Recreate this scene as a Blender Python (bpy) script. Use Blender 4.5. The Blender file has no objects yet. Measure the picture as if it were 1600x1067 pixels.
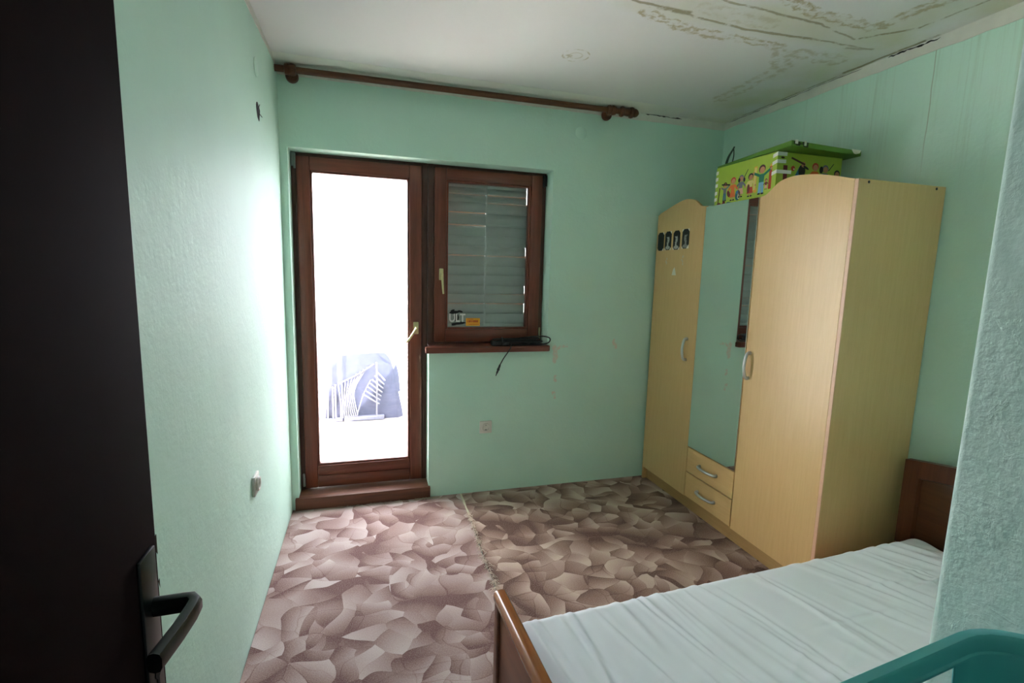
import bpy, bmesh, math, random
from mathutils import Vector, Matrix, Euler
import numpy as np
random.seed(7)
S = bpy.context.scene
COL = S.collection
PI = math.pi

# ------------------------------------------------------------------ camera
F_PX, YAW, PITCH, ROLL, CAM_Z = 769.78, math.radians(16.441), math.radians(-7.839), math.radians(1.532), 1.494
cam = bpy.data.cameras.new('camera'); camo = bpy.data.objects.new('camera', cam); COL.objects.link(camo)
cy, sy, cp, sp = math.cos(YAW), math.sin(YAW), math.cos(PITCH), math.sin(PITCH)
fw = Vector((sy*cp, cy*cp, sp)); rr = Vector((cy, -sy, 0)); uu = rr.cross(fw)
r2 = math.cos(ROLL)*rr + math.sin(ROLL)*uu; u2 = -math.sin(ROLL)*rr + math.cos(ROLL)*uu
M = Matrix((r2, u2, -fw)).transposed().to_4x4(); M.translation = Vector((0, 0, CAM_Z))
camo.matrix_world = M
cam.sensor_fit = 'HORIZONTAL'; cam.sensor_width = 36; cam.lens = F_PX/1600*36
cam.clip_start = 0.02; cam.clip_end = 200
S.camera = camo

# ------------------------------------------------------------------ world, sun, exposure
w = bpy.data.worlds.new('sky'); S.world = w; w.use_nodes = True
bg = w.node_tree.nodes['Background']
bg.inputs['Color'].default_value = (0.91, 0.91, 1.0, 1); bg.inputs['Strength'].default_value = 4.2
sun = bpy.data.lights.new('sun', 'SUN'); sun.energy = 30; sun.angle = math.radians(0.6); sun.color = (1.0, 0.97, 0.93)
suno = bpy.data.objects.new('sun', sun); COL.objects.link(suno)
suno.rotation_euler = Vector((-0.62, 0.10, -0.78)).to_track_quat('-Z', 'Y').to_euler()
suno.location = (3, 8, 8)
por = bpy.data.lights.new('door_portal', 'AREA'); por.shape = 'RECTANGLE'; por.size = 0.62; por.size_y = 1.9
por.cycles.is_portal = True
poro = bpy.data.objects.new('door_portal', por); COL.objects.link(poro)
poro.location = (-0.03, 3.40, 1.15); poro.rotation_euler = (-PI/2, 0, 0)
S.view_settings.view_transform = 'Standard'; S.view_settings.look = 'None'
S.view_settings.gamma = 1; S.view_settings.use_curve_mapping = False
S.view_settings.exposure = 2.08
S.cycles.diffuse_bounces = 8; S.cycles.max_bounces = 14

# ------------------------------------------------------------------ material helpers
def srgb(r, g, b):
    f = lambda c: (c/255/12.92) if c/255 <= 0.04045 else ((c/255+0.055)/1.055)**2.4
    return (f(r), f(g), f(b))
class NT:
    def __init__(s, name):
        s.m = bpy.data.materials.new(name); s.m.use_nodes = True
        s.t = s.m.node_tree; s.b = s.t.nodes['Principled BSDF']; s.out = s.t.nodes['Material Output']
    def n(s, typ, **kw):
        nd = s.t.nodes.new(typ)
        for k, v in kw.items(): setattr(nd, k, v)
        return nd
    def put(s, sock, v):
        if hasattr(v, 'links'): s.t.links.new(v, sock)
        elif isinstance(v, (tuple, list)) and len(v) == 3 and sock.type == 'RGBA': sock.default_value = (*v, 1)
        else: sock.default_value = v
    def math(s, op, a, b=0.0, c=0.0, clamp=False):
        nd = s.n('ShaderNodeMath', operation=op, use_clamp=clamp)
        for i, v in enumerate((a, b, c)): s.put(nd.inputs[i], v)
        return nd.outputs[0]
    def vmath(s, op, a, b=(0, 0, 0), scale=None):
        nd = s.n('ShaderNodeVectorMath', operation=op)
        s.put(nd.inputs[0], a); s.put(nd.inputs[1], b)
        if scale is not None: s.put(nd.inputs['Scale'], scale)
        return nd.outputs['Value'] if op in ('DOT_PRODUCT', 'LENGTH', 'DISTANCE') else nd.outputs[0]
    def ss(s, v, lo, hi, a=0.0, b=1.0):
        nd = s.n('ShaderNodeMapRange', interpolation_type='SMOOTHSTEP')
        for i, x in enumerate((v, lo, hi, a, b)): s.put(nd.inputs[i], x)
        return nd.outputs[0]
    def pos(s): return s.n('ShaderNodeNewGeometry').outputs['Position']
    def obj(s): return s.n('ShaderNodeTexCoord').outputs['Object']
    def xyz(s, v):
        nd = s.n('ShaderNodeSeparateXYZ'); s.put(nd.inputs[0], v); return nd.outputs
    def comb(s, x, y, z):
        nd = s.n('ShaderNodeCombineXYZ')
        for i, v in enumerate((x, y, z)): s.put(nd.inputs[i], v)
        return nd.outputs[0]
    def noise(s, vec, scale, detail=3, rough=0.55, dist=0, out=0):
        nd = s.n('ShaderNodeTexNoise'); s.put(nd.inputs['Vector'], vec)
        nd.inputs['Scale'].default_value = scale; nd.inputs['Detail'].default_value = detail
        nd.inputs['Roughness'].default_value = rough; nd.inputs['Distortion'].default_value = dist
        return nd.outputs[out]
    def mix(s, f, a, b, mode='MIX'):
        nd = s.n('ShaderNodeMix', data_type='RGBA', blend_type=mode)
        s.put(nd.inputs[0], f); s.put(nd.inputs[6], a); s.put(nd.inputs[7], b)
        return nd.outputs[2]
    def ramp(s, v, stops):
        nd = s.n('ShaderNodeValToRGB'); e = nd.color_ramp.elements
        while len(e) < len(stops): e.new(0.5)
        for el, (p, c) in zip(e, stops): el.position = p; el.color = (*c, 1)
        s.put(nd.inputs[0], v); return nd.outputs[0]
    def bump(s, h, strength=0.3, dist=0.01, prev=None):
        nd = s.n('ShaderNodeBump'); nd.inputs['Strength'].default_value = strength
        nd.inputs['Distance'].default_value = dist; s.put(nd.inputs['Height'], h)
        if prev is not None: s.put(nd.inputs['Normal'], prev)
        return nd.outputs[0]
    def done(s, col, rough=0.6, normal=None, metal=0.0, spec=0.5, coat=0.0):
        s.put(s.b.inputs['Base Color'], col); s.put(s.b.inputs['Roughness'], rough)
        s.b.inputs['Metallic'].default_value = metal; s.b.inputs['Specular IOR Level'].default_value = spec
        s.b.inputs['Coat Weight'].default_value = coat
        if normal is not None: s.put(s.b.inputs['Normal'], normal)
        return s.m
def stretch(s, v, sx, sy_, sz): return s.vmath('MULTIPLY', v, (sx, sy_, sz))
def seg_dist(s, p, a, b):
    """distance of plane point p (z ignored) to the segment a-b"""
    a = Vector((*a, 0)); b = Vector((*b, 0)); d = b-a
    pa = s.vmath('SUBTRACT', p, tuple(a))
    t = s.math('DIVIDE', s.vmath('DOT_PRODUCT', pa, tuple(d)), d.length_squared, clamp=True)
    q = s.vmath('SCALE', tuple(d), scale=t)
    return s.vmath('LENGTH', s.vmath('SUBTRACT', pa, q))
def plain(name, c, rough=0.5, metal=0.0, spec=0.5, var=0.08, scale=30, bump=0.0, coat=0.0):
    s = NT(name); p = s.obj()
    n = s.noise(p, scale, 4)
    col = s.mix(n, tuple(x*(1-var) for x in c), tuple(min(1, x*(1+var)) for x in c))
    nm = s.bump(n, bump, 0.003) if bump else None
    return s.done(col, rough, nm, metal, spec, coat)

MINT = (0.59, 0.815, 0.705)
def paint(name, bump=0.25, right=False, back=False, left=False, front=False):
    s = NT(name); p = s.pos(); x, y, z = s.xyz(p)
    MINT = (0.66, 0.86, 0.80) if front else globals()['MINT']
    big = s.noise(p, 1.3, 3); mid = s.noise(p, 7, 4)
    col = s.mix(s.ss(big, 0.3, 0.7), tuple(c*0.95 for c in MINT), tuple(c*1.03 for c in MINT))
    col = s.mix(s.math('MULTIPLY', mid, 0.18), col, tuple(c*k for c, k in zip(MINT, (.93, .925, .91))))
    if right:      # water runs below the ceiling, dried in thin brownish streaks
        st = s.noise(s.comb(s.math('MULTIPLY', y, 30.0), 0.0, s.math('MULTIPLY', z, 0.7)), 1.0, 5, 0.7)
        m = s.math('MULTIPLY', s.ss(st, 0.50, 0.75), s.ss(z, 1.75, 2.45))
        m = s.math('MULTIPLY', m, s.ss(y, 2.9, 2.0))
        col = s.mix(s.math('MULTIPLY', m, 0.5), col, (0.30, 0.38, 0.24))
        wob = s.math('MULTIPLY', s.math('SUBTRACT', s.noise(s.comb(0.0, 0.0, z), 3.0, 2), 0.5), 0.03)
        d = s.math('ABSOLUTE', s.math('SUBTRACT', s.math('ADD', y, wob), 1.757))
        one = s.math('MULTIPLY', s.ss(d, 0.0035, 0.001), s.ss(z, 1.95, 2.25))
        col = s.mix(s.math('MULTIPLY', one, 0.5), col, (0.25, 0.24, 0.13))
    if back:       # flaked paint by the sill, pink plaster shows
        wp = s.vmath('ADD', p, s.vmath('SCALE', s.vmath('SUBTRACT', s.noise(p, 14, 4, out=1), (0.5, 0.5, 0.5)), scale=0.07))
        wx, wy, wz = s.xyz(wp)
        q = s.comb(wx, wz, 0.0)
        m = None
        for a, b, r in (((1.243, 1.00), (1.245, 0.90), .022), ((1.25, .985), (1.32, 1.005), .012), ((1.245, .79), (1.25, .75), .013),
                        ((1.245, .68), (1.245, .64), .013), ((1.69, 1.03), (1.70, 1.00), .016)):
            k = s.ss(seg_dist(s, q, a, b), r*1.25, r*0.6)
            m = k if m is None else s.math('MAXIMUM', m, k)
        m = s.math('MULTIPLY', m, s.ss(s.noise(p, 40, 3), 0.38, 0.5))
        col = s.mix(s.math('MULTIPLY', m, 0.75), col, (0.72, 0.60, 0.52))
    fine = s.noise(p, 55, 5, 0.6); lump = s.noise(p, 14, 3)
    nm = s.bump(fine, bump, 0.006); nm = s.bump(lump, bump*0.9, 0.012, nm)
    if bump > 0.4:
        v = s.noise(p, 24, 6, 0.65, 1.2)
        nm = s.bump(s.ss(v, 0.60, 0.68), 0.30, 0.003, nm)
    return s.done(col, 0.62, nm, spec=0.35)

def m_ceiling():
    s = NT('ceiling_paint'); p = s.pos(); x, y, z = s.xyz(p)
    warp = s.vmath('SUBTRACT', s.noise(p, 9, 4, 0.6, out=1), (0.5, 0.5, 0.5))
    wp = s.vmath('ADD', p, s.vmath('SCALE', warp, scale=0.03)); wx, wy, wz = s.xyz(wp)
    q = s.comb(wx, wy, 0.0)
    warp2 = s.vmath('SUBTRACT', s.noise(p, 16, 5, 0.7, out=1), (0.5, 0.5, 0.5))
    q2v = s.vmath('ADD', p, s.vmath('SCALE', warp2, scale=0.11)); qx, qy, qz = s.xyz(q2v); q2 = s.comb(qx, qy, 0.0)
    base = s.mix(s.noise(p, 2.2, 4), (0.71, 0.70, 0.70), (0.76, 0.75, 0.75))
    # old damp: yellowish band along the right wall and the plasterboard joint
    damp = s.math('MULTIPLY', s.ss(wx, 1.95, 2.35), 0.8)
    jd = seg_dist(s, q, (1.05, 1.89), (2.4, 1.90))
    damp = s.math('MAXIMUM', damp, s.math('MULTIPLY', s.ss(jd, 0.16, 0.06), 0.6))
    col = s.mix(s.math('MULTIPLY', damp, s.ss(s.noise(p, 3.5, 4), 0.25, 0.75)), base, (0.60, 0.59, 0.42))
    # brown joint lines
    m = None
    for a, b, r, k in (((1.046, 1.942), (1.617, 1.989), .011, .75), ((1.617, 1.989), (1.98, 1.962), .013, .75),
                    ((1.18, 1.958), (1.31, 1.955), .024, .8),
                    ((1.98, 1.96), (2.33, 1.954), .009, .6), ((1.38, 1.825), (1.90, 1.848), .010, .7), ((1.90, 1.848), (2.16, 1.90), .008, .6),
                    ((2.18, 1.885), (2.32, 1.73), .014, .75), ((2.32, 1.73), (2.35, 1.45), .010, .65), ((2.2, 1.98), (2.33, 1.95), .012, .5),
                    ((2.455, 2.2), (2.465, 1.75), .013, .8), ((2.47, 3.05), (2.46, 2.25), .010, .55)):
        d = s.math('MULTIPLY', s.ss(seg_dist(s, q, a, b), r, r*0.35), k)
        m = d if m is None else s.math('MAXIMUM', m, d)
    m = s.math('MULTIPLY', m, s.ss(s.noise(p, 11, 4, 0.7), 0.36, 0.52))
    col = s.mix(m, col, (0.27, 0.23, 0.12))
    # frayed tide marks of the leak
    t = None
    for a, b, r, k in (((1.146, 2.01), (1.419, 2.075), .035, .75), ((1.419, 2.075), (1.90, 2.07), .04, .7), ((1.90, 2.07), (2.10, 2.25), .05, .45),
                    ((2.10, 2.25), (2.12, 2.75), .06, .4), ((1.62, 1.74), (1.80, 1.785), .035, .8), ((1.80, 1.785), (2.14, 1.79), .04, .7),
                    ((2.14, 1.79), (2.20, 1.45), .045, .7), ((2.05, 2.1), (2.3, 2.1), .06, .45), ((1.35, 1.90), (1.7, 1.92), .05, .3)):
        dd = seg_dist(s, q2, a, b)
        d = s.math('MULTIPLY', s.math('MULTIPLY', s.ss(dd, r, r*0.6), s.ss(dd, r*0.02, r*0.5)), k)
        t = d if t is None else s.math('MAXIMUM', t, d)
    t = s.math('MULTIPLY', t, s.ss(s.noise(p, 23, 3, 0.6), 0.36, 0.58))
    col = s.mix(t, col, (0.40, 0.33, 0.16))
    # ring left by a removed ceiling rose
    rd = s.vmath('LENGTH', s.vmath('SUBTRACT', s.comb(x, y, 0.0), (1.033, 2.49, 0)))
    ring = s.math('MAXIMUM', s.ss(s.math('ABSOLUTE', s.math('SUBTRACT', rd, 0.068)), 0.006, 0.002),
                  s.math('MULTIPLY', s.ss(s.math('ABSOLUTE', s.math('SUBTRACT', rd, 0.033)), 0.006, 0.002), 0.7))
    ring = s.math('MULTIPLY', ring, s.ss(s.noise(p, 17, 3), 0.40, 0.55))
    blot = s.math('MULTIPLY', s.ss(seg_dist(s, q, (0.99, 2.52), (1.0, 2.50)), 0.022, 0.010), s.ss(s.noise(p, 45, 2), 0.4, 0.55))
    col = s.mix(s.math('MULTIPLY', s.math('MAXIMUM', ring, blot), 0.7), col, (0.42, 0.37, 0.24))
    nm = s.bump(s.noise(p, 60, 4), 0.12, 0.004); nm = s.bump(m, 0.5, -0.004, nm)
    return s.done(col, 0.8, nm, spec=0.2)

def m_carpet(name, tint, seed):
    s = NT(name); p = s.pos(); x, y, z = s.xyz(p)
    p2 = s.comb(s.math('ADD', x, seed), s.math('MULTIPLY', y, 1.08), 0.0)
    warp = s.vmath('SUBTRACT', s.noise(p2, 3.4, 1.5, 0.45, out=1), (0.5, 0.5, 0.5))
    warp2 = s.vmath('SUBTRACT', s.noise(s.vmath('ADD', p2, (9.1, 3.7, 0)), 3.0, 1.5, 0.45, out=1), (0.5, 0.5, 0.5))
    def blades(vec, scale, gain):
        """one layer of leaf blades: every cell shades from a dark side to a light one"""
        v = s.n('ShaderNodeTexVoronoi', feature='F1', voronoi_dimensions='2D'); s.put(v.inputs['Vector'], vec)
        v.inputs['Scale'].default_value = scale
        e = s.n('ShaderNodeTexVoronoi', feature='DISTANCE_TO_EDGE', voronoi_dimensions='2D'); s.put(e.inputs['Vector'], vec)
        e.inputs['Scale'].default_value = scale
        c = v.outputs['Color']
        d = s.vmath('NORMALIZE', s.vmath('MULTIPLY', s.vmath('SUBTRACT', c, (0.5, 0.5, 0.5)), (1, 1, 0)))
        g = s.math('MULTIPLY', s.vmath('DOT_PRODUCT', s.vmath('SUBTRACT', vec, v.outputs['Position']), d), scale*gain)
        cz = s.xyz(c)
        val = s.math('ADD', s.math('ADD', g, 0.5), s.math('MULTIPLY', s.math('SUBTRACT', cz[2], 0.5), 0.45))
        return val, cz, e.outputs['Distance']
    a, ca, ea = blades(s.vmath('ADD', p2, s.vmath('SCALE', warp, scale=0.27)), 6.6, 0.66)
    b, cb, eb = blades(s.vmath('ADD', s.vmath('ADD', p2, (3.3, 7.7, 0)), s.vmath('SCALE', warp2, scale=0.31)), 9.0, 0.74)
    pick = s.math('GREATER_THAN', cb[0], 0.52)
    val = s.math('ADD', s.math('MULTIPLY', pick, b), s.math('MULTIPLY', s.math('SUBTRACT', 1.0, pick), a))
    # the two layers blend through each other a little, as printed washes do
    val = s.math('ADD', s.math('MULTIPLY', val, 0.80), s.math('MULTIPLY', s.math('ADD', a, b), 0.10))
    lines = s.math('MINIMUM', ea, s.math('ADD', eb, s.math('MULTIPLY', s.math('SUBTRACT', 1.0, pick), 1.0)))
    val = s.math('SUBTRACT', val, s.math('MULTIPLY', s.ss(lines, 0.03, 0.0), s.math('MULTIPLY', ca[1], 0.30)))
    tone = s.noise(p, 1.1, 2)
    val = s.math('ADD', val, s.math('MULTIPLY', s.math('SUBTRACT', tone, 0.5), 0.35), clamp=True)
    dk, md, lt, vl = tint
    col = s.ramp(val, ((0.05, dk), (0.36, md), (0.66, lt), (0.98, vl)))
    fib = s.noise(p, 210, 4, 0.8)
    col = s.mix(s.ss(fib, 0.45, 0.66, 0.0, 0.5), col, s.mix(0.5, col, (0.72, 0.62, 0.56)))
    col = s.mix(s.ss(fib, 0.47, 0.30, 0.0, 0.5), col, s.mix(0.5, col, (0.06, 0.03, 0.025)))
    nm = s.bump(fib, 0.6, 0.004); nm = s.bump(s.noise(p, 30, 3), 0.2, 0.005, nm)
    return s.done(col, 0.95, nm, spec=0.1)

def wood(name, dark, light, axis=2, scale=1.0, rough=0.4, coat=0.0, contrast=1.0, spec=0.4):
    s = NT(name); p = s.obj()
    k = [26*scale]*3; k[axis] = 1.6*scale
    v = stretch(s, p, *k)
    n = s.noise(v, 1.0, 5, 0.6, 0.6)
    f = s.noise(stretch(s, p, *[q*5 for q in k]), 1.0, 3, 0.6)
    g = s.math('ADD', s.math('MULTIPLY', n, 0.75), s.math('MULTIPLY', f, 0.25))
    g = s.ss(g, 0.5-0.22/contrast, 0.5+0.22/contrast)
    col = s.mix(g, dark, light)
    return s.done(col, rough, s.bump(f, 0.08, 0.001), spec=spec, coat=coat)

def glass(name):
    s = NT(name)
    tr = s.n('ShaderNodeBsdfTransparent'); tr.inputs[0].default_value = (0.97, 0.98, 0.98, 1)
    gl = s.n('ShaderNodeBsdfGlossy'); gl.inputs['Roughness'].default_value = 0.02
    lw = s.n('ShaderNodeFresnel'); bf = s.n('ShaderNodeNewGeometry').outputs['Backfacing']
    s.put(lw.inputs['IOR'], s.math('ADD', 1.45, s.math('MULTIPLY', bf, 1/1.45-1.45)))    # same reflectance on both faces of the thin pane
    mx = s.n('ShaderNodeMixShader'); s.put(mx.inputs[0], lw.outputs[0]); s.put(mx.inputs[1], tr.outputs[0]); s.put(mx.inputs[2], gl.outputs[0])
    s.put(s.out.inputs['Surface'], mx.outputs[0]); return s.m

WALL = paint('mint_wall_paint', 0.22)
WALL_L = paint('mint_wall_paint_left', 0.22, left=True)
WALL_B = paint('mint_wall_paint_back', 0.2, back=True)
WALL_R = paint('mint_wall_paint_right', 0.2, right=True)
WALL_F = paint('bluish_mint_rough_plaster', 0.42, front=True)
CEIL = m_ceiling()
WHITE_STRIP = plain('white_strip_paint', (0.70, 0.69, 0.63), 0.8, var=0.12, scale=14, bump=0.2)
CARPET_L = m_carpet('carpet_pinkish', ((0.165, .083, .076), (0.315, .205, .186), (0.43, .32, .30), (0.53, .43, .415)), 0.0)
CARPET_R = m_carpet('carpet_brown', ((0.13, .066, .052), (0.27, .165, .135), (0.43, .30, .25), (0.58, .45, .38)), 5.3)
MAHOG_V = wood('mahogany_upright', (0.115, .029, .016), (0.215, .055, .030), 2, 1.2, 0.35, 0.15)
MAHOG_H = wood('mahogany_level', (0.115, .029, .016), (0.215, .055, .030), 0, 1.2, 0.35, 0.15)
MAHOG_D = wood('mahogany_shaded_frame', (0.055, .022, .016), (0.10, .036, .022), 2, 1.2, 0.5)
BEECH = wood('beech_laminate', (0.61, .385, .16), (0.68, .445, .20), 2, 3.0, 0.36, 0.0, 0.7, 0.62)
BEECH_H = wood('beech_laminate_level', (0.60, .375, .155), (0.67, .435, .195), 1, 3.0, 0.36, 0.0, 0.7, 0.62)
BEECH_P = plain('beech_edge_band', (0.68, .40, .27), 0.4, scale=60)
BEDWOOD = wood('chestnut_bed_wood', (0.27, .085, .026), (0.43, .155, .050), 1, 1.1, 0.22, 0.3)
BEDWOOD_D = wood('dark_bed_wood', (0.10, .030, .011), (0.19, .06, .022), 1, 1.1, 0.35, 0.1)
ROD = wood('walnut_rod', (0.075, .026, .011), (0.17, .062, .026), 0, 1.5, 0.35, 0.1)
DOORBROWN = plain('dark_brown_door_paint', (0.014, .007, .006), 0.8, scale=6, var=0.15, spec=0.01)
BLACK = plain('black_plastic', (0.012, .013, .014), 0.4)
BLACKMET = plain('black_painted_metal', (0.010, .012, .013), 0.35)
BRASS = plain('pale_brass', (0.62, .52, .28), 0.3, metal=0.8)
SILVER = plain('satin_silver', (0.62, .62, .63), 0.28, metal=0.85)
PLASTIC_W = plain('white_plastic', (0.72, .69, .64), 0.35)
GREY_M = plain('grey_metal', (0.25, .26, .25), 0.5, metal=0.5)
DARKGAP = plain('black_hole', (0.006, .006, .006), 0.9)
GLASS = glass('window_glass')
def m_mirror():
    s = NT('mirror_silver'); return s.done((0.86, 0.90, 0.87), 0.01, metal=1.0)
MIRROR = m_mirror()
SLAT = plain('grey_green_shutter', (0.30, .33, .31), 0.55, scale=8)
SLAT_GLOW = plain('shutter_gap_light', (0.50, .26, .12), 0.6)  # orange of light leaking between slats; not used
def m_sheet():
    s = NT('white_sheet'); p = s.obj()
    n = s.noise(p, 600, 2); g = s.noise(p, 3, 3)
    col = s.mix(g, (0.77, .78, .83), (0.83, .84, .89))
    nm = s.bump(n, 0.12, 0.001)
    return s.done(col, 0.85, nm, spec=0.15)
SHEET = m_sheet()
TEAL = plain('teal_plastic', (0.14, .56, .58), 0.38, var=0.05, scale=20)
LIME = plain('lime_printed_board', (0.36, .50, .045), 0.5, var=0.06)
LIMEDK = plain('green_lid_board', (0.085, .21, .018), 0.5, var=0.12)
TAPE = plain('white_tape', (0.78, .77, .72), 0.5, var=0.06)
def flat(name, r, g, b): return plain(name, srgb(r, g, b), 0.6, var=0.04)

# ------------------------------------------------------------------ mesh helpers
class MB:
    def __init__(s): s.bm = bmesh.new(); s.k = 0
    def add(s, verts, faces):
        vs = [s.bm.verts.new(v) for v in verts]
        for f in faces:
            try:
                fc = s.bm.faces.new([vs[i] for i in f]); fc.material_index = s.k
            except ValueError: pass
        return s
    def box(s, x0, x1, y0, y1, z0, z1, b=0.0, seg=2, mat=None):
        t = bmesh.new(); bmesh.ops.create_cube(t, size=1.0)
        for v in t.verts:
            v.co = Vector((x0+(v.co.x+.5)*(x1-x0), y0+(v.co.y+.5)*(y1-y0), z0+(v.co.z+.5)*(z1-z0)))
        if b > 0: bmesh.ops.bevel(t, geom=t.edges[:], offset=b, segments=seg, affect='EDGES', profile=0.5)
        return s.take(t, mat)
    def take(s, t, mat=None):
        if mat is not None: t.transform(mat)
        t.verts.index_update()
        s.add([v.co.copy() for v in t.verts], [[v.index for v in f.verts] for f in t.faces]); t.free(); return s
    def prism(s, pts, axis, a, b, bev=0.0):
        """polygon pts (2-D) swept along axis ('x','y','z') from a to b"""
        def P(p, t): return {'x': (t, p[0], p[1]), 'y': (p[0], t, p[1]), 'z': (p[0], p[1], t)}[axis]
        t = bmesh.new()
        A = [t.verts.new(P(p, a)) for p in pts]; B = [t.verts.new(P(p, b)) for p in pts]; n = len(pts)
        t.faces.new(A[::-1]); t.faces.new(B)
        for i in range(n): t.faces.new([A[i], A[(i+1) % n], B[(i+1) % n], B[i]])
        bmesh.ops.recalc_face_normals(t, faces=t.faces[:])
        if bev > 0:
            es = [e for e in t.edges if len(set(v in A for v in e.verts)) == 1]
            bmesh.ops.bevel(t, geom=es, offset=bev, segments=2, affect='EDGES', profile=0.5)
        return s.take(t)
    def lathe(s, prof, center, direction=(0, 0, 1), seg=24):
        """prof: list of (radius, distance along direction)"""
        d = Vector(direction).normalized(); q = d.to_track_quat('Z', 'Y'); c = Vector(center)
        vs, fs = [], []
        for (r, h) in prof:
            for i in range(seg):
                a = 2*PI*i/seg; vs.append(c + q @ Vector((r*math.cos(a), r*math.sin(a), h)))
        for j in range(len(prof)-1):
            for i in range(seg):
                k = (i+1) % seg; fs.append([j*seg+i, j*seg+k, (j+1)*seg+k, (j+1)*seg+i])
        fs.append(list(range(seg))[::-1]); fs.append([(len(prof)-1)*seg+i for i in range(seg)])
        return s.add(vs, fs)
    def tube(s, pts, r, seg=10, smooth=6, closed=False):
        P = [Vector(p) for p in pts]
        if smooth > 1 and len(P) > 2:
            out = []
            n = len(P)
            for i in range(n if closed else n-1):
                p0 = P[(i-1) % n] if closed else P[max(i-1, 0)]; p1 = P[i]; p2 = P[(i+1) % n]
                p3 = P[(i+2) % n] if closed else P[min(i+2, n-1)]
                for k in range(smooth):
                    t = k/smooth
                    out.append(0.5*((2*p1)+(-p0+p2)*t+(2*p0-5*p1+4*p2-p3)*t*t+(-p0+3*p1-3*p2+p3)*t**3))
            if not closed: out.append(P[-1])
            P = out
        n = len(P); vs, fs = [], []; up = Vector((0, 0, 1)); prev = None
        for i, p in enumerate(P):
            a = P[(i+1) % n] if (closed or i < n-1) else P[i]; b = P[i-1] if (closed or i > 0) else P[i]
            d = (a-b).normalized()
            if prev is None: x = d.orthogonal().normalized()
            else:
                x = prev - d*prev.dot(d); x = x.normalized() if x.length > 1e-6 else d.orthogonal().normalized()
            prev = x; yv = d.cross(x)
            rad = r(i/(n-1)) if callable(r) else r
            for k in range(seg):
                an = 2*PI*k/seg; vs.append(p + x*(rad*math.cos(an)) + yv*(rad*math.sin(an)))
        for j in range(n if closed else n-1):
            for i in range(seg):
                k = (i+1) % seg; j2 = (j+1) % n; fs.append([j*seg+i, j*seg+k, j2*seg+k, j2*seg+i])
        if not closed: fs.append(list(range(seg))[::-1]); fs.append([(n-1)*seg+i for i in range(seg)])
        return s.add(vs, fs)
    def disc(s, c, ax1, ax2, seg=16):
        c, a, b = Vector(c), Vector(ax1), Vector(ax2)
        return s.add([c+a*math.cos(2*PI*i/seg)+b*math.sin(2*PI*i/seg) for i in range(seg)], [list(range(seg))])

ORG = {}
def world_org(o): return ORG.get(o.name, Vector((0, 0, 0))) if o is not None else Vector((0, 0, 0))
def obj(name, mb, mats, parent=None, smooth=False, local=False, ang=0.6):
    """link one mesh object; vertices are given in world space unless local (= in the parent's own frame)"""
    me = bpy.data.meshes.new(name); bm = mb.bm
    if not local and parent is not None:
        off = world_org(parent)
        for v in bm.verts: v.co -= off
    bmesh.ops.recalc_face_normals(bm, faces=bm.faces[:]) if len(bm.faces) < 20000 else None
    bm.to_mesh(me); bm.free()
    for m in (mats if isinstance(mats, (list, tuple)) else [mats]): me.materials.append(m)
    if smooth:
        me.shade_smooth()
        if ang: me.set_sharp_from_angle(angle=ang)
    o = bpy.data.objects.new(name, me); COL.objects.link(o)
    if parent is not None: o.parent = parent; ORG[o.name] = world_org(parent)
    return o
def thing(name, label, cat, loc, rz=0.0, group=None):
    o = bpy.data.objects.new(name, None); COL.objects.link(o); o.empty_display_size = 0.05
    o.location = loc; o.rotation_euler = (0, 0, rz); ORG[o.name] = Vector(loc)
    o['label'] = label; o['category'] = cat
    if group: o['group'] = group
    return o
def tag(o, label=None, cat=None, group=None, kind=None):
    if label: o['label'] = label
    if cat: o['category'] = cat
    if group: o['group'] = group
    if kind: o['kind'] = kind
    return o
def struct(name, mb, mats, label=None, smooth=False):
    o = obj(name, mb, mats, None, smooth); o['kind'] = 'structure'
    if label: o['label'] = label; o['category'] = name.split('_')[0]
    return o
def structroot(name, label, cat, loc):
    o = thing(name, label, cat, loc); o['kind'] = 'structure'; return o

# ------------------------------------------------------------------ room shell
XL, XR, YB, H = -0.465, 2.48, 3.148, 2.60
YF = 0.43         # face of the front wall beside the bed
XN = 0.735        # right wall of the entrance niche
YD = -0.08        # plane of the entrance doorway
YO = 3.46         # outer face of the back wall
struct('floor', MB().box(XL-.2, XR+.2, -1.6, YO, -0.15, -0.010), plain('screed', (0.3, .29, .27), 0.9),
       'bare screed floor under the two carpet pieces')
struct('ceiling', MB().box(XL-.2, XR+.2, -1.6, YO, H, H+.18), CEIL, 'white ceiling with brown leak stains and a faint ring mark')
struct('wall_left', MB().box(XL-.2, XL, -1.6, YO, -.01, H), WALL_L, 'mint green wall beside the balcony door')
b = MB()
b.box(XL, -.425, YB, YO, -.01, H); b.box(-.425, 1.182, YB, YO, 2.172, H)
b.box(1.182, XR, YB, YO, -.01, H); b.box(.374, 1.182, YB, YO, -.01, .975)
struct('wall_back', b, WALL_B, 'mint green wall holding the balcony door and window')
struct('wall_right', MB().box(XR, XR+.2, YD, YO, -.01, H), WALL_R, 'mint green wall with drip streaks behind the wardrobe')
b = MB()
t = bmesh.new(); bmesh.ops.create_cube(t, size=1)
for v in t.verts: v.co = Vector((XN+(v.co.x+.5)*(XR-XN), YD+(v.co.y+.5)*(YF-YD), -.01+(v.co.z+.5)*(H+.01)))
ed = [e for e in t.edges if all(abs(v.co.x-XN) < 1e-5 and abs(v.co.y-YF) < 1e-5 for v in e.verts)]
bmesh.ops.bevel(t, geom=ed, offset=.010, segments=3, affect='EDGES', profile=.5)
b.take(t)
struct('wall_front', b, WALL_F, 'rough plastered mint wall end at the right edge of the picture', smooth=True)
b = MB()
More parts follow.
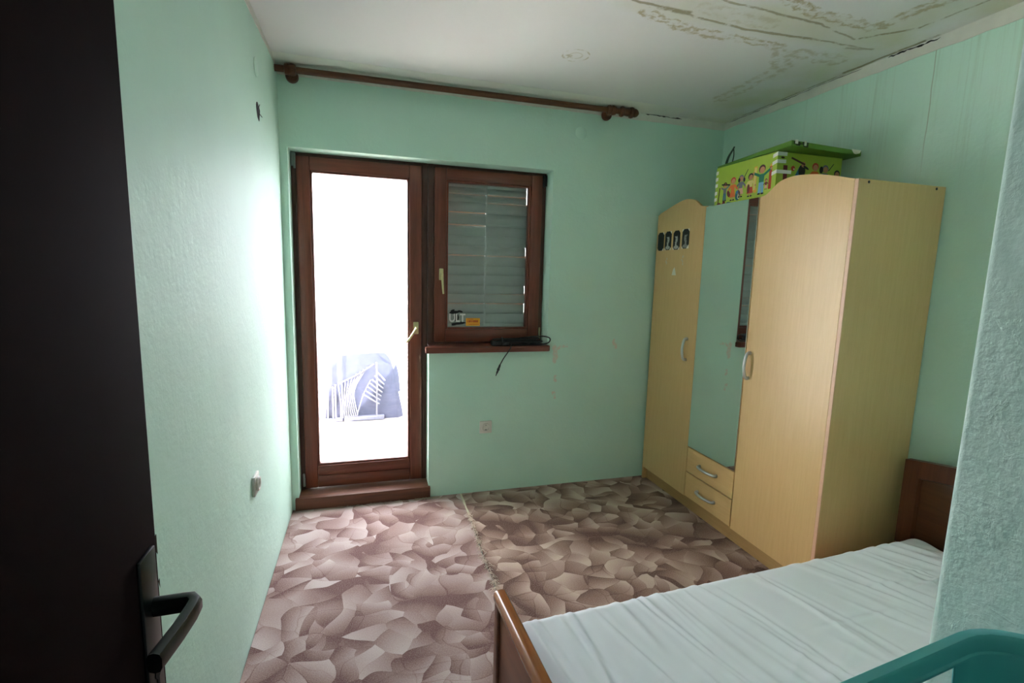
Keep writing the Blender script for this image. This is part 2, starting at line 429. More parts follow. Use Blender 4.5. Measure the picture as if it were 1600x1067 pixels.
b.box(XL, -.345, YD-.12, YD, -.01, H); b.box(.56, XR, YD-.12, YD, -.01, H); b.box(-.345, .56, YD-.12, YD, 2.08, H)
struct('wall_entrance', b, WALL, 'mint wall around the open room doorway')
struct('wall_hall', MB().box(XL, XR, -1.6, -1.5, -.01, H).box(XR, XR+.2, -1.6, YD-.0, -.01, H), WALL, 'hall wall behind the camera')
# white painted strip under the ceiling (hand cut lower edge)
def strip(name, p0, p1, n, h0, h1, seed, label):
    """p0-p1 run along the wall; n is the wall normal into the room"""
    rnd = random.Random(seed); p0, p1, n = Vector(p0), Vector(p1), Vector(n); K = 60
    vs, fs = [], []
    for i in range(K+1):
        t = i/K; p = p0.lerp(p1, t); h = h0+(h1-h0)*t + rnd.uniform(-.0025, .0025)
        for q, z in ((p, H), (p+n*.004, H), (p+n*.004, H-h), (p, H-h)): vs.append((q.x, q.y, z))
    for i in range(K):
        a = i*4
        fs += [[a+1, a+5, a+6, a+2], [a+2, a+6, a+7, a+3]]
    m = MB().add(vs, fs); o = struct(name, m, WHITE_STRIP, label); o['category'] = 'trim'; return o
strip('trim_1', (XL, YB, 0), (XR, YB, 0), (0, -1, 0), .05, .05, 1, 'white painted strip over the curtain rod')
strip('trim_2', (XR, YB, 0), (XR, YF, 0), (-1, 0, 0), .045, .07, 2, 'white painted strip above the drip streaked wall')
strip('trim_3', (XL, YB, 0), (XL, YD, 0), (1, 0, 0), .020, .085, 3, 'white painted strip on the wall left of the balcony door')
# plaster joint band of the ceiling that dips towards the back wall
m = MB(); K = 40; vs, fs = [], []
for i in range(K+1):
    x = XL + (2.05-XL)*i/K; fall = 1.0 if x < 1.5 else max(0.0, 1-(x-1.5)/.55); rn = random.uniform(-.004, .004)
    for y, z in ((2.975+rn, H-.0005), (3.00+rn, H-.006*fall-.0006), (3.07, H-.012*fall-.0006), (YB-.004, H-.014*fall-.0006)): vs.append((x, y, z))
for i in range(K):
    for j in range(3): a = i*4+j; fs.append([a, a+1, a+5, a+4])
o = struct('trim_4', m.add(vs, fs), plain('ceiling_filler', (0.74, .74, .69), .8, var=.07, scale=9), 'skimmed joint band of the ceiling along the back wall', smooth=True); o['category'] = 'trim'
# crack where the strip meets the ceiling
def crack(name, pts, wd, parent, seed):
    rnd = random.Random(seed); vs, fs = [], []
    P = [Vector(p) for p in pts]; L = len(P)
    for i, p in enumerate(P):
        k = wd*(0.25+rnd.random()) * (0.2 if i in (0, L-1) else 1)
        vs += [p+Vector((0, 0, k)), p-Vector((0, 0, k))]
    for i in range(L-1): fs.append([2*i, 2*i+1, 2*i+3, 2*i+2])
    return obj(name, MB().add(vs, fs), DARKGAP, parent)
tr1 = bpy.data.objects['trim_1']; tr2 = bpy.data.objects['trim_2']
rnd = random.Random(5)
crack('crack', [(1.74+i*.018, YB-.0052, H-.004+rnd.uniform(-.002, .002)-i*.0003) for i in range(22)], .0042, tr1, 8)
crack('crack', [(-.2+i*.02, YB-.0052, H-.019+rnd.uniform(-.002, .002)) for i in range(60)], .0013, tr1, 9)
crack('crack', [(XR-.0052, 1.98-i*.013, H-.003-i*.0004+rnd.uniform(-.003, .002)) for i in range(19)], .004, tr2, 10)
crack('crack', [(XR-.0052, 3.10-i*.03, H-.005+rnd.uniform(-.003, .002)) for i in range(34)], .0016, tr2, 11)

# ------------------------------------------------------------------ balcony door and window
FY0, FY1 = 3.275, 3.36      # fixed frame, front and back
SY0, SY1 = 3.258, 3.325     # sashes stand a little proud
D = structroot('door_1', 'mahogany balcony door with one tall clear pane', 'door', (-.03, 3.27, 0))
def bx(*a, b=.004): return MB().box(*a, b=b)
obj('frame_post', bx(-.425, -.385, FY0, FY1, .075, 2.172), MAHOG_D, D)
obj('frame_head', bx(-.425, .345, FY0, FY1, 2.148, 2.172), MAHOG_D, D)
obj('stile', bx(-.397, -.322, SY0, SY1, .085, 2.150, b=.006), MAHOG_V, D, True)
obj('stile', bx(.262, .340, SY0, SY1, .085, 2.150, b=.006), MAHOG_V, D, True)
obj('top_rail', bx(-.322, .262, SY0+.001, SY1, 2.072, 2.150, b=.005), MAHOG_H, D, True)
obj('bottom_rail', bx(-.322, .262, SY0+.001, SY1, .165, .232, b=.005), MAHOG_H, D, True)
obj('kick_rail', bx(-.322, .262, SY0+.003, SY1, .085, .163, b=.005), MAHOG_H, D, True)
def bead(x0, x1, z0, z1, y0, y1, wd, parent, mv, mh):
    m = MB()
    for a in ((x0, x0+wd, z0, z1), (x1-wd, x1, z0, z1)): m.box(a[0], a[1], y0, y1, a[2], a[3], b=.003)
    for a in ((x0+wd, x1-wd, z0, z0+wd), (x0+wd, x1-wd, z1-wd, z1)): m.box(a[0], a[1], y0, y1, a[2], a[3], b=.003)
    return obj('glazing_bead', m, mv, parent, True)
bead(-.322, .262, .232, 2.072, SY0+.010, SY1-.01, .013, D, MAHOG_V, MAHOG_H)
obj('pane', MB().box(-.311, .251, 3.290, 3.296, .243, 2.061), GLASS, D)
obj('threshold', MB().box(-.445, .385, 3.128, 3.40, 0.0, .078, b=.005), wood('worn_threshold', (0.085, .032, .018), (0.19, .065, .034), 0, 1.2, .5), D, True)
obj('hinge', MB().box(-.424, -.398, 3.252, 3.276, 2.09, 2.165, b=.003).lathe([(.006, 0), (.006, .06)], (-.402, 3.25, 2.075)), GREY_M, D, True)
obj('hinge', MB().lathe([(.007, 0), (.008, .004), (.008, .08), (.005, .085)], (-.405, 3.252, .105)), GREY_M, D, True)
hp = obj('handle_plate', MB().box(.286, .318, 3.247, 3.259, 1.085, 1.165, b=.004), BRASS, D, True); hp['label'] = 'pale brass handle plate'
obj('lever', MB().lathe([(.010, 0), (.010, .035), (.007, .04)], (.302, 3.250, 1.125), (0, -1, 0), 14)
    .tube([(.304, 3.213, 1.128), (.285, 3.208, 1.100), (.262, 3.207, 1.068), (.236, 3.209, 1.035)], lambda t: .0095-.0035*t), BRASS, hp, True)

Wn = structroot('window_1', 'mahogany casement window with closed shutter behind the glass', 'window', (.78, 3.27, .98))
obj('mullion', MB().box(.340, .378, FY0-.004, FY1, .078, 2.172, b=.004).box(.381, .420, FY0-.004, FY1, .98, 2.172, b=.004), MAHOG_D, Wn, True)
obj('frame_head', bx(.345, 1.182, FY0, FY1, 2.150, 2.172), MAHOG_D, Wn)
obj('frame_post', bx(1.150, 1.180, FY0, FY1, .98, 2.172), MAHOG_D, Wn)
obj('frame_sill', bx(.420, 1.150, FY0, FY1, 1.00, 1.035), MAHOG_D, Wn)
obj('stile', bx(.421, .497, SY0, SY1, 1.030, 2.152, b=.006), MAHOG_V, Wn, True)
obj('stile', bx(1.072, 1.150, SY0, SY1, 1.030, 2.152, b=.006), MAHOG_V, Wn, True)
obj('top_rail', bx(.497, 1.072, SY0+.001, SY1, 2.082, 2.152, b=.005), MAHOG_H, Wn, True)
obj('bottom_rail', bx(.497, 1.072, SY0+.001, SY1, 1.030, 1.112, b=.005), MAHOG_H, Wn, True)
bead(.497, 1.072, 1.112, 2.082, SY0+.008, SY1-.01, .014, Wn, MAHOG_V, MAHOG_H)
obj('pane', MB().box(.509, 1.060, 3.288, 3.294, 1.124, 2.070), GLASS, Wn)
pts = [(.350, 3.105), (1.178, 3.105), (1.190, 3.117), (1.190, 3.147), (1.181, 3.147), (1.181, FY0+.03), (.376, FY0+.03), (.376, 3.147), (.350, 3.147)]
obj('sill_board', MB().prism(pts, 'z', .977, 1.016, .004), MAHOG_H, Wn, True)
hp = obj('handle_plate', MB().box(.451, .479, 3.247, 3.259, 1.44, 1.515, b=.004), BRASS, Wn, True); hp['label'] = 'pale brass handle plate'
obj('lever', MB().lathe([(.009, 0), (.009, .033), (.006, .038)], (.466, 3.250, 1.478), (0, -1, 0), 14)
    .tube([(.466, 3.215, 1.482), (.467, 3.209, 1.45), (.470, 3.209, 1.40), (.474, 3.211, 1.352)], lambda t: .0095-.003*t), BRASS, hp, True)
obj('hinge', MB().box(1.150, 1.178, 3.250, 3.276, 2.085, 2.158, b=.003).lathe([(.006, 0), (.006, .07)], (1.158, 3.250, 2.075)), BLACKMET, Wn, True)
obj('hinge', MB().lathe([(.006, 0), (.007, .004), (.007, .075), (.004, .08)], (1.158, 3.252, 1.045)), plain('old_brass', (0.3, .3, .17), .4, metal=.6), Wn, True)
# stickers in the lower left corner of the pane
def text_mesh(txt, size, x, z, y, mat, name, parent, sx=1.0, bold=0.0):
    cu = bpy.data.curves.new(name, 'FONT'); cu.body = txt; cu.size = size; cu.offset = bold; cu.extrude = 0.0004
    t = bpy.data.objects.new(name, cu); COL.objects.link(t)
    me = bpy.data.meshes.new_from_object(t.evaluated_get(bpy.context.evaluated_depsgraph_get()))
    COL.objects.unlink(t); bpy.data.objects.remove(t)
    me.transform(Matrix.Translation(Vector((x, y, z)) - world_org(parent)) @ Matrix.Rotation(PI/2, 4, 'X') @ Matrix.Diagonal((sx, 1, 1, 1)))
    me.materials.clear(); me.materials.append(mat)
    o = bpy.data.objects.new(name, me); COL.objects.link(o); o.parent = parent; ORG[o.name] = world_org(parent); return o
m = MB()
for px, pz, a, c, rot in ((.56, 1.226, .034, .010, .1), (.60, 1.232, .018, .007, -.3), (.548, 1.238, .015, .006, .3), (.585, 1.150, .046, .008, .05), (.56, 1.143, .02, .006, .2), (.62, 1.157, .02, .005, -.2), (.572, 1.19, .020, .026, 0)):
    ca, sa = math.cos(rot), math.sin(rot)
    m.prism([(px+a*math.cos(q)*ca-c*math.sin(q)*sa, pz+a*math.cos(q)*sa+c*math.sin(q)*ca) for q in [2*PI*i/14 for i in range(14)]], 'y', 3.2868, 3.2875)
st = obj('sticker', m, flat('sticker_black', 22, 24, 28), Wn); st['label'] = 'black and white lettered sticker on the pane'
text_mesh('ULT', .076, .523, 1.163, 3.2862, flat('sticker_white', 225, 225, 225), 'lettering', st, .82, .002)
st = obj('sticker', MB().box(.640, .737, 3.2868, 3.2876, 1.134, 1.187), flat('sticker_orange', 240, 165, 40), Wn); st['label'] = 'small orange printed sticker on the pane'
m = MB(); rn = random.Random(3); x = .650
while x < .722:
    wd = rn.choice((.004, .006, .007)); m.box(x, x+wd, 3.2860, 3.2866, 1.158, 1.172); x += wd+rn.choice((.002, .002, .005))
m.box(.647, .69, 3.2860, 3.2866, 1.178, 1.181); m.box(.66, .73, 3.2860, 3.2866, 1.143, 1.146)
obj('print_mark', m, flat('sticker_red', 200, 70, 30), st)

# closed shutter behind the window: two columns of slats
SH = thing('window_shutter', 'closed grey slatted shutter behind the window glass', 'shutter', (.78, 3.39, 1.0))
zs = [2.130, 2.062, 2.016, 1.965, 1.895, 1.812, 1.742, 1.675, 1.609, 1.540, 1.478, 1.408, 1.345, 1.279, 1.210, 1.140, 1.06]
gapL = {2: 1, 4: 3, 5: 2, 8: 2, 13: 2}; gapR = {2: 2, 3: 1, 8: 2, 12: 1, 13: 2}; short = {0, 1, 2, 7, 11, 13}
def m_gap_light():  # translucent orange that imitates warm light leaking between the slats
    s = NT('orange_gap_light'); tl = s.n('ShaderNodeBsdfTranslucent'); tl.inputs[0].default_value = (0.42, .24, .15, 1)
    mx = s.n('ShaderNodeMixShader'); mx.inputs[0].default_value = .5
    s.put(s.b.inputs['Base Color'], (0.4, .2, .1)); s.put(mx.inputs[1], s.b.outputs[0]); s.put(mx.inputs[2], tl.outputs[0]); s.put(s.out.inputs['Surface'], mx.outputs[0]); return s.m
GAP_LIGHT = m_gap_light()
for c, (x0, x1, gp) in enumerate(((.470, .786, gapL), (.792, 1.082, gapR))):
    for i in range(len(zs)-1):
        zt, zb = zs[i], zs[i+1]; g = .0011*gp.get(i+1, 0)
        xe = x1-(0.0075 if i in (0, 1, 2) else 0.0055) if c and i in short else x1
        prof = [(3.386, zb+g), (3.378, zb+.010), (3.376, (zt+zb)/2), (3.379, zt-.010), (3.386, zt), (3.392, zt+.010), (3.396, zt+.008), (3.390, zt-.004), (3.385, (zt+zb)/2), (3.390, zb+.006+g)]
        if gp.get(i, 0): prof = prof[:5]+[(3.390, zt-.002)]+prof[8:]
        o = obj('slat', MB().prism(prof, 'x', x0, xe), SLAT, SH, True)
        if gp.get(i, 0): obj('gap_light_strip', MB().box(x0, xe, 3.389, 3.391, zt-.003, zt+.008), GAP_LIGHT, o)  # added strip, puts an orange line of light into the gap
obj('centre_tape', MB().box(.784, .794, 3.371, 3.376, 1.06, 2.13), SLAT, SH)
obj('guide_rail', MB().box(.440, .468, 3.37, 3.42, 1.02, 2.16, b=.003), SLAT, SH)
obj('guide_rail', MB().box(1.0825, 1.182, 3.37, 3.42, 1.02, 2.16, b=.003), SLAT, SH)
obj('bottom_bar', MB().box(.468, 1.082, 3.375, 3.40, 1.02, 1.06, b=.003), SLAT, SH)
obj('top_box', MB().box(.42, 1.182, 3.37, YO, 2.125, 2.172), SLAT, SH)

# ------------------------------------------------------------------ balcony outside
struct('balcony_floor', MB().box(-3.5, 4.5, YO, 6.6, -.14, -.015), plain('terracotta_balcony_tile', (0.30, .265, .255), .7, scale=3, var=.06), 'sunlit pale terracotta balcony floor')
struct('balcony_parapet', MB().box(-3.5, 4.5, 6.3, 6.45, -.015, .95, b=.01), plain('white_render', (0.8, .79, .77), .8), 'white rendered balcony parapet')
struct('balcony_side_wall', MB().box(1.90, 2.05, YO, 6.3, -.015, 2.6, b=.01), plain('shade_wall_grey', (0.60, .60, .60), .8), 'added unseen wall shading the balcony from the right')  # added out of view to shade the right part of the balcony
struct('balcony_end_wall', MB().box(-1.45, -1.30, YO, 6.3, -.015, 2.5, b=.01), plain('bounce_wall_white', (0.82, .81, .80), .8), 'added unseen white wall bouncing sunlight from the left')  # added out of view; its sunlit face throws light towards the wardrobe
struct('facade', MB().box(-3.5, XL-.2, 3.2, YO, -.1, 3.2).box(XR+.2, 4.5, 3.2, YO, -.1, 3.2), plain('facade_render', (0.75, .73, .7), .8), 'outer house wall either side of the room')
BT = thing('covered_bundle', 'bluish tarp-covered heap standing on the balcony floor', 'bundle', (-.07, 5.35, -.015))
N = 40; vs, fs = [], []
nz = lambda x, y, z: math.sin(9*x+3*z)*.5+math.sin(17*z-5*x+1)*.3+math.sin(23*x+11*y)*.2
prof = [(-.47, 0), (-.46, .15), (-.45, .35), (-.43, .55), (-.40, .62), (-.28, .68), (.05, .70), (.20, .705), (.27, .62), (.31, .45), (.33, .2), (.35, 0)]
NY = 10
for j in range(NY+1):
    y = 5.08+.5*j/NY
    for i in range(N+1):
        t = i/N*(len(prof)-1); k = min(int(t), len(prof)-2); f = t-k
        x = prof[k][0]*(1-f)+prof[k+1][0]*f; z = prof[k][1]*(1-f)+prof[k+1][1]*f
        e = (0.86 if j in (0, NY) else 1.0)
        vs.append((x*e-.01, y+.012*nz(x, y, z), max(0.0, z*(0.97 if j in (0, NY) else 1)+.008*nz(z, x, y))-.015))
for j in range(NY):
    for i in range(N): a = j*(N+1)+i; fs.append([a, a+1, a+N+2, a+N+1])
fs.append(list(range(N+1))); fs.append([NY*(N+1)+i for i in range(N+1)][::-1])
obj('tarp', MB().add(vs, fs), plain('blue_grey_tarp', (0.055, .06, .105), .6, var=.5, scale=12, bump=.4), BT, True)
obj('tarp_flap', MB().box(-.24, .15, 5.02, 5.075, -.012, .035, b=.01).box(-.45, -.25, 5.03, 5.075, -.012, .02, b=.008), plain('pale_tarp', (0.12, .12, .17), .6, var=.3), BT, True)
obj('strap', MB().box(-.245, -.235, 5.06, 5.066, .02, .66), plain('dark_strap', (0.04, .045, .08), .6), BT)
LR = thing('drying_rack', 'folded white wire drying rack leaning on the covered heap', 'rack', (0, 5.04, -.015))
WIRE = plain('white_wire', (0.13, .125, .15), .4)
for i in range(9):
    f = i/8
    obj('wire', MB().tube([(-.29+.28*f, 5.05, .36+.17*f), (-.27+.13*f, 5.03, .18+.12*f), (-.27+.16*f, 5.02, .03+.02*f)], .006, 6, 4), WIRE, LR, True)
for i in range(7):
    f = i/6
    obj('rung', MB().tube([(-.06+.14*f, 5.035, .26+.22*f), (.10+.06*f, 5.035, .15+.24*f)], .009, 6, 1), WIRE, LR, True)
obj('frame_tube', MB().tube([(.075, 5.03, .02), (.08, 5.03, .35), (.075, 5.03, .58)], .008, 6, 4), WIRE, LR, True)
obj('frame_tube', MB().tube([(-.29, 5.05, .37), (-.1, 5.04, .46), (.05, 5.04, .56)], .008, 6, 4), WIRE, LR, True)
obj('frame_tube', MB().tube([(-.12, 5.03, .03), (-.06, 5.03, .24), (.02, 5.035, .40)], .006, 6, 4), WIRE, LR, True)
for i, x in enumerate((-.43, -.40, -.35, -.325)):
    o = obj('wooden_lath', MB().box(x, x+.016, 5.05, 5.066, -.015, .30+.02*i, b=.002), plain('pale_lath', (0.2, .19, .23), .6), None, True)
    tag(o, ('thin pale lath, outermost left of four before the covered heap', 'thin pale lath, second from the left before the covered heap', 'thin pale lath, third from the left before the covered heap', 'thin pale lath nearest the drying rack before the covered heap')[i], 'lath', 'laths beside the covered heap')
o = obj('white_board', MB().box(-.012, .012, -.3, .3, 0, .30, b=.003), plain('white_board_paint', (0.75, .73, .72), .6), None)
o.location = (.46, 4.74, -.012); o.rotation_euler = (0, math.radians(-12), math.radians(20))
tag(o, 'white board leaning in front of the right end of the covered heap', 'board')

# ------------------------------------------------------------------ carpets
seam = [(.592, YB), (.589, 2.835), (.580, 2.53), (.572, 2.34), (.575, 2.17), (.566, 2.07), (.57, 1.6), (.565, 1.0), (.568, .2), (.565, -.08)]
def carpet(name, pts, mat, label):
    o = obj(name, MB().prism(pts, 'z', -.010, 0.0), mat, None); tag(o, label, 'carpet'); return o
g = .004
cl = carpet('carpet', [(XL+.002, YD), (XL+.002, YB-.002)]+[(x-g, y-.002) for x, y in seam], CARPET_L, 'pinkish brown leaf-patterned carpet piece in front of the balcony door')
cr = carpet('carpet', [(x+g, y-.002) for x, y in seam]+[(XN-.004, YD), (XN-.004, YF+.004), (XR-.002, YF+.004), (XR-.002, YB-.002)], CARPET_R, 'darker brown leaf-patterned carpet piece running under wardrobe and bed')
tape = MB()
pp = [(seam[0][0]+(seam[1][0]-seam[0][0])*t, YB-.004-(YB-2.84)*t) for t in [i/10 for i in range(11)]]
vs = []; fs = []
for i, (x, y) in enumerate(pp): vs += [(x-.006+random.uniform(-.002, .002), y, .0012), (x+.006+random.uniform(-.002, .002), y, .0012)]
for i in range(len(pp)-1): fs.append([2*i, 2*i+1, 2*i+3, 2*i+2])
obj('seam_strip', tape.add(vs, fs), plain('pale_seam', (0.55, .50, .36), .8), cl)
fr = MB()
def seam_x(y):
    for (x0, y0), (x1, y1) in zip(seam, seam[1:]):
        if y1 <= y <= y0: return x0+(x1-x0)*(y0-y)/(y0-y1)
    return .57
for i in range(260):
    y = random.uniform(1.9, 2.86); x = seam_x(y)+random.gauss(0, .008)
    a = random.uniform(0, PI); L = random.uniform(.006, .016); dx, dy = math.cos(a)*L, math.sin(a)*L
    fr.tube([(x-dx, y-dy, .001), (x, y, random.uniform(.004, .008)), (x+dx, y+dy, .001)], .0011, 4, 2)
o = obj('frayed_threads', fr, plain('jute_threads', (0.70, .57, .47), .9), cl); o['kind'] = 'stuff'
fr = MB()
for i in range(130):
    x = random.choice((random.uniform(.28, .44), random.uniform(-.2, .44))); y = 3.117+random.gauss(0, .006)
    a = random.uniform(0, PI); L = random.uniform(.006, .018); dx, dy = math.cos(a)*L, math.sin(a)*L*.4
    fr.tube([(x-dx, min(y-dy, 3.126), .001), (x, min(y, 3.126), random.uniform(.003, .010)), (x+dx, min(y+dy, 3.126), .001)], .001, 4, 2)
o = obj('frayed_edge', fr, plain('jute_threads_edge', (0.42, .33, .25), .9), cl); o['kind'] = 'stuff'

# ------------------------------------------------------------------ curtain rod
CR = thing('curtain_rod', 'long walnut brown curtain rod above the door and window', 'curtain rod', (.65, 3.065, 2.553))
RZ, RY = 2.553, 3.065
obj('pole', MB().tube([(-.462, RY, RZ), (1.60, RY, RZ+.008)], .0175, 20, 1), ROD, CR, True)
for x, z in ((-.385, RZ), (1.535, RZ+.008)):
    br = obj('bracket', MB().lathe([(.020, -.030), (.027, -.026), (.030, -.012), (.026, -.004), (.030, .004), (.030, .014), (.026, .028), (.020, .031)], (x, RY, z), (1, 0, 0), 20)
             .tube([(x, RY+.018, z-.004), (x, 3.11, z-.012)], .016, 14, 1), ROD, CR, True)
    obj('rosette', MB().lathe([(.020, 0), (.031, .006), (.034, .014), (.034, .030), (.028, .036)], (x, 3.110, z-.012), (0, 1, 0), 24), ROD, br, True)
fz = RZ+.008
obj('finial', MB().lathe([(.0175, 0), (.0175, .008), (.030, .013), (.033, .022), (.030, .032), (.022, .037), (.024, .05), (.026, .065), (.022, .078), (.032, .083),
                          (.035, .092), (.032, .102), (.020, .106), (.026, .112), (.027, .120), (.022, .132), (.012, .142), (.004, .147), (.0005, .148)], (1.588, RY, fz), (1, 0, 0), 24), ROD, CR, True)

# ------------------------------------------------------------------ wardrobe
WX0, WX1, WY0, WY1, WZ = 1.985, 2.470, 1.632, 3.118, 1.925
WD = thing('wardrobe', 'beech three door wardrobe with a mirrored middle door', 'wardrobe', (2.22, 2.37, 0))
obj('side_panel', MB().box(1.966, WX1, WY0, WY0+.018, 0, WZ, b=.002), BEECH, WD)
obj('side_panel', MB().box(1.966, WX1, WY1-.018, WY1, 0, WZ, b=.002), BEECH, WD)
obj('edge_band', MB().box(1.963, 1.9665, WY0+.001, WY0+.017, 0, WZ-.001), BEECH_P, WD)
for y in (2.178, 2.602): obj('partition', MB().box(WX0, WX1-.006, y-.008, y+.008, .085, WZ-.03), BEECH, WD)
obj('top_panel', MB().box(WX0, WX1, WY0+.018, WY1-.018, WZ-.035, WZ-.017, b=.001), BEECH_H, WD)
obj('bottom_panel', MB().box(WX0, WX1, WY0+.018, WY1-.018, .085, .101), BEECH_H, WD)
obj('back_panel', MB().box(WX1-.006, WX1-.001, WY0+.018, WY1-.018, .09, WZ-.035), BEECH_H, WD)
obj('plinth', MB().box(2.000, 2.016, WY0+.018, WY1-.018, 0, .085), wood('plinth_laminate_shaded', (0.40, .235, .09), (0.48, .29, .12), 1, 3.0, 0.4, 0.0, 0.7), WD)  # shade of the recess put into a darker beech colour
for x in (2.018, 2.412):
    o = obj('screw', MB().lathe([(.006, 0), (.006, .002), (.003, .003)], (x, WY0+.0005, WZ-.012), (0, -1, 0), 10), BLACKMET, WD); o['label'] = 'dark screw head'
DX0, DX1 = 1.965, 1.983
def spline(P, n=8):
    out = []
    for i in range(len(P)-1):
        p0, p1, p2, p3 = (Vector(P[max(i-1, 0)]), Vector(P[i]), Vector(P[i+1]), Vector(P[min(i+2, len(P)-1)]))
        for k in range(n):
            t = k/n; out.append(tuple(.5*((2*p1)+(-p0+p2)*t+(2*p0-5*p1+4*p2-p3)*t*t+(-p0+3*p1-3*p2+p3)*t**3)))
    return out+[tuple(P[-1])]
def bow(p, along, L, out, parent, mat=SILVER):
    """arched bar handle centred at p, length L along a unit vector, standing off along out"""
    p, a, o_ = Vector(p), Vector(along), Vector(out)
    pts = [p-a*L/2, p-a*L/2+o_*.016, p-a*L*.36+o_*.027, p+o_*.034, p+a*L*.36+o_*.027, p+a*L/2+o_*.016, p+a*L/2]
    return obj('handle', MB().tube(pts, lambda t: .0082 if .12 < t < .88 else .0098, 12, 5), mat, parent, True)
top1 = spline([(3.100, 1.931), (3.033, 1.949), (2.891, 1.984), (2.80, 1.994), (2.724, 1.980), (2.677, 1.952), (2.650, 1.935), (2.605, 1.929)])
d1 = obj('door', MB().prism([(2.605, .090)]+[(3.100, .090)]+top1, 'x', DX0, DX1, .0015), BEECH, WD); d1['label'] = 'plain door with arched top holding the dark cards'
bow((DX0, 2.690, 1.042), (0, 0, 1), .135, (-1, 0, 0), d1)
top3 = spline([(2.174, 1.922), (2.140, 1.928), (2.110, 1.945), (2.060, 1.978), (2.0, 1.991), (1.937, 1.991), (1.848, 1.979), (1.764, 1.959), (1.685, 1.936), (1.652, 1.927)])
d3 = obj('door', MB().prism([(1.652, .090)]+[(2.174, .090)]+top3, 'x', DX0, DX1, .0015), BEECH, WD); d3['label'] = 'wide plain door with arched top'
bow((DX0, 2.142, 1.038), (0, 0, 1), .135, (-1, 0, 0), d3)
d2 = obj('door', MB().box(DX0+.003, DX1, 2.181, 2.600, .428, 1.922), BEECH, WD); d2['label'] = 'door faced with a mirror'
obj('mirror', MB().box(DX0-.002, DX0+.003, 2.181, 2.600, .428, 1.922, b=.0008), MIRROR, d2)
for z0, z1 in ((.096, .255), (.262, .421)):
    dr = obj('drawer', MB().box(DX0, DX1, 2.181, 2.600, z0, z1, b=.0015), BEECH_H, WD)
    bow((DX0, 2.394, (z0+z1)/2+.0), (0, 1, 0), .150, (-1, 0, 0), dr)
GLUE = plain('pale_residue', (0.62, .52, .38), .6, var=.15)
for y, z, a, c in ((2.984, 1.600, .011, .030), (2.797, 1.606, .012, .028)):
    m = MB()
    for k in range(5): m.disc((DX0-.0004, y+random.uniform(-a, a), z+random.uniform(-c, c)), (0, .006, 0), (0, 0, .009), 8)
    obj('glue_mark', m, GLUE, d1)
obj('glue_mark', MB().add([(DX0-.0006, 2.886-.024, 1.512), (DX0-.0006, 2.886+.024, 1.512), (DX0-.0006, 2.886+.012, 1.55), (DX0-.0006, 2.882, 1.565), (DX0-.0006, 2.872, 1.545)], [[0, 1, 2, 3, 4]]), plain('white_residue', (0.75, .72, .62), .6), d1)

# dark portrait cards stuck on the first door (four things)
CARD = flat('card_black', 22, 24, 27); CARDW = flat('card_corner', 235, 228, 212); CARDG = flat('portrait_grey', 176, 176, 172); CARDG2 = flat('portrait_dim', 140, 140, 138); CARDD = flat('portrait_dark', 12, 13, 15)
cards = [('worn black card with no clear picture, leftmost of four on the wardrobe', 3.062, 1.741, 0), ('black portrait card with face turned frontal, second from the left of four on the wardrobe', 2.975, 1.743, 1),
         ('black portrait card with large grey face, third from the left of four on the wardrobe', 2.880, 1.742, 2), ('black portrait card with torn pale lower corner, rightmost of four on the wardrobe', 2.783, 1.745, 3)]
for lab, yc, zc, k in cards:
    c = thing('portrait_card', lab, 'card', (DX0, yc, zc), 0, 'dark cards on the wardrobe door')
    hw, hh, q = .036, .062, .017
    octo = [(yc+sx*a, zc+sz*bb) for sx, sz, a, bb in ((1, 1, hw-q, hh), (1, 1, hw, hh-q), (1, -1, hw, hh-q), (1, -1, hw-q, hh), (-1, -1, hw-q, hh), (-1, -1, hw, hh-q), (-1, 1, hw, hh-q), (-1, 1, hw-q, hh))]
    obj('card_sheet', MB().prism(octo, 'x', DX0-.0022, DX0-.0004), CARD, c)
    for sx, sz in ((1, 1), (-1, 1), (1, -1), (-1, -1)):
        if (k, sx, sz) in ((0, 1, 1), (0, 1, -1), (1, 1, 1), (2, -1, 1), (2, 1, 1)): continue
        big = .024 if (k, sx, sz) == (3, -1, -1) else .0165
        tri = [(yc+sx*hw, zc+sz*hh), (yc+sx*(hw-big), zc+sz*hh), (yc+sx*hw, zc+sz*(hh-big))]
        obj('card_corner', MB().prism(tri, 'x', DX0-.0028, DX0-.0006), CARDW, c)
    if k:
        m = MB(); fy = {1: .002, 2: .004, 3: -.004}[k]
        m.disc((DX0-.0026, yc+fy, zc+.006), (0, .018, 0), (0, 0, .028), 20)
        m.disc((DX0-.0025, yc+fy, zc-.028), (0, .009, 0), (0, 0, .014), 14)
        m.disc((DX0-.0024, yc, zc-.046), (0, .026, 0), (0, 0, .012), 14)
        obj('portrait', m, CARDG if k != 3 else CARDG2, c)
        m = MB()
        m.disc((DX0-.0029, yc+fy+.001, zc+.033), (0, .019, 0), (0, 0, .009), 16)
        for e in (-.006, .006): m.disc((DX0-.0029, yc+fy+e, zc+.009), (0, .0035, 0), (0, 0, .002), 8)
        m.disc((DX0-.0029, yc+fy, zc-.008), (0, .005, 0), (0, 0, .0018), 8)
        m.disc((DX0-.0028, yc+fy+(.012 if k != 3 else -.012), zc+.004), (0, .007, 0), (0, 0, .018), 10)
        obj('portrait_shadow', m, CARDD, c)
    else:
        obj('portrait', MB().disc((DX0-.0026, yc, zc+.02), (0, .018, 0), (0, 0, .02), 16), CARDD, c)

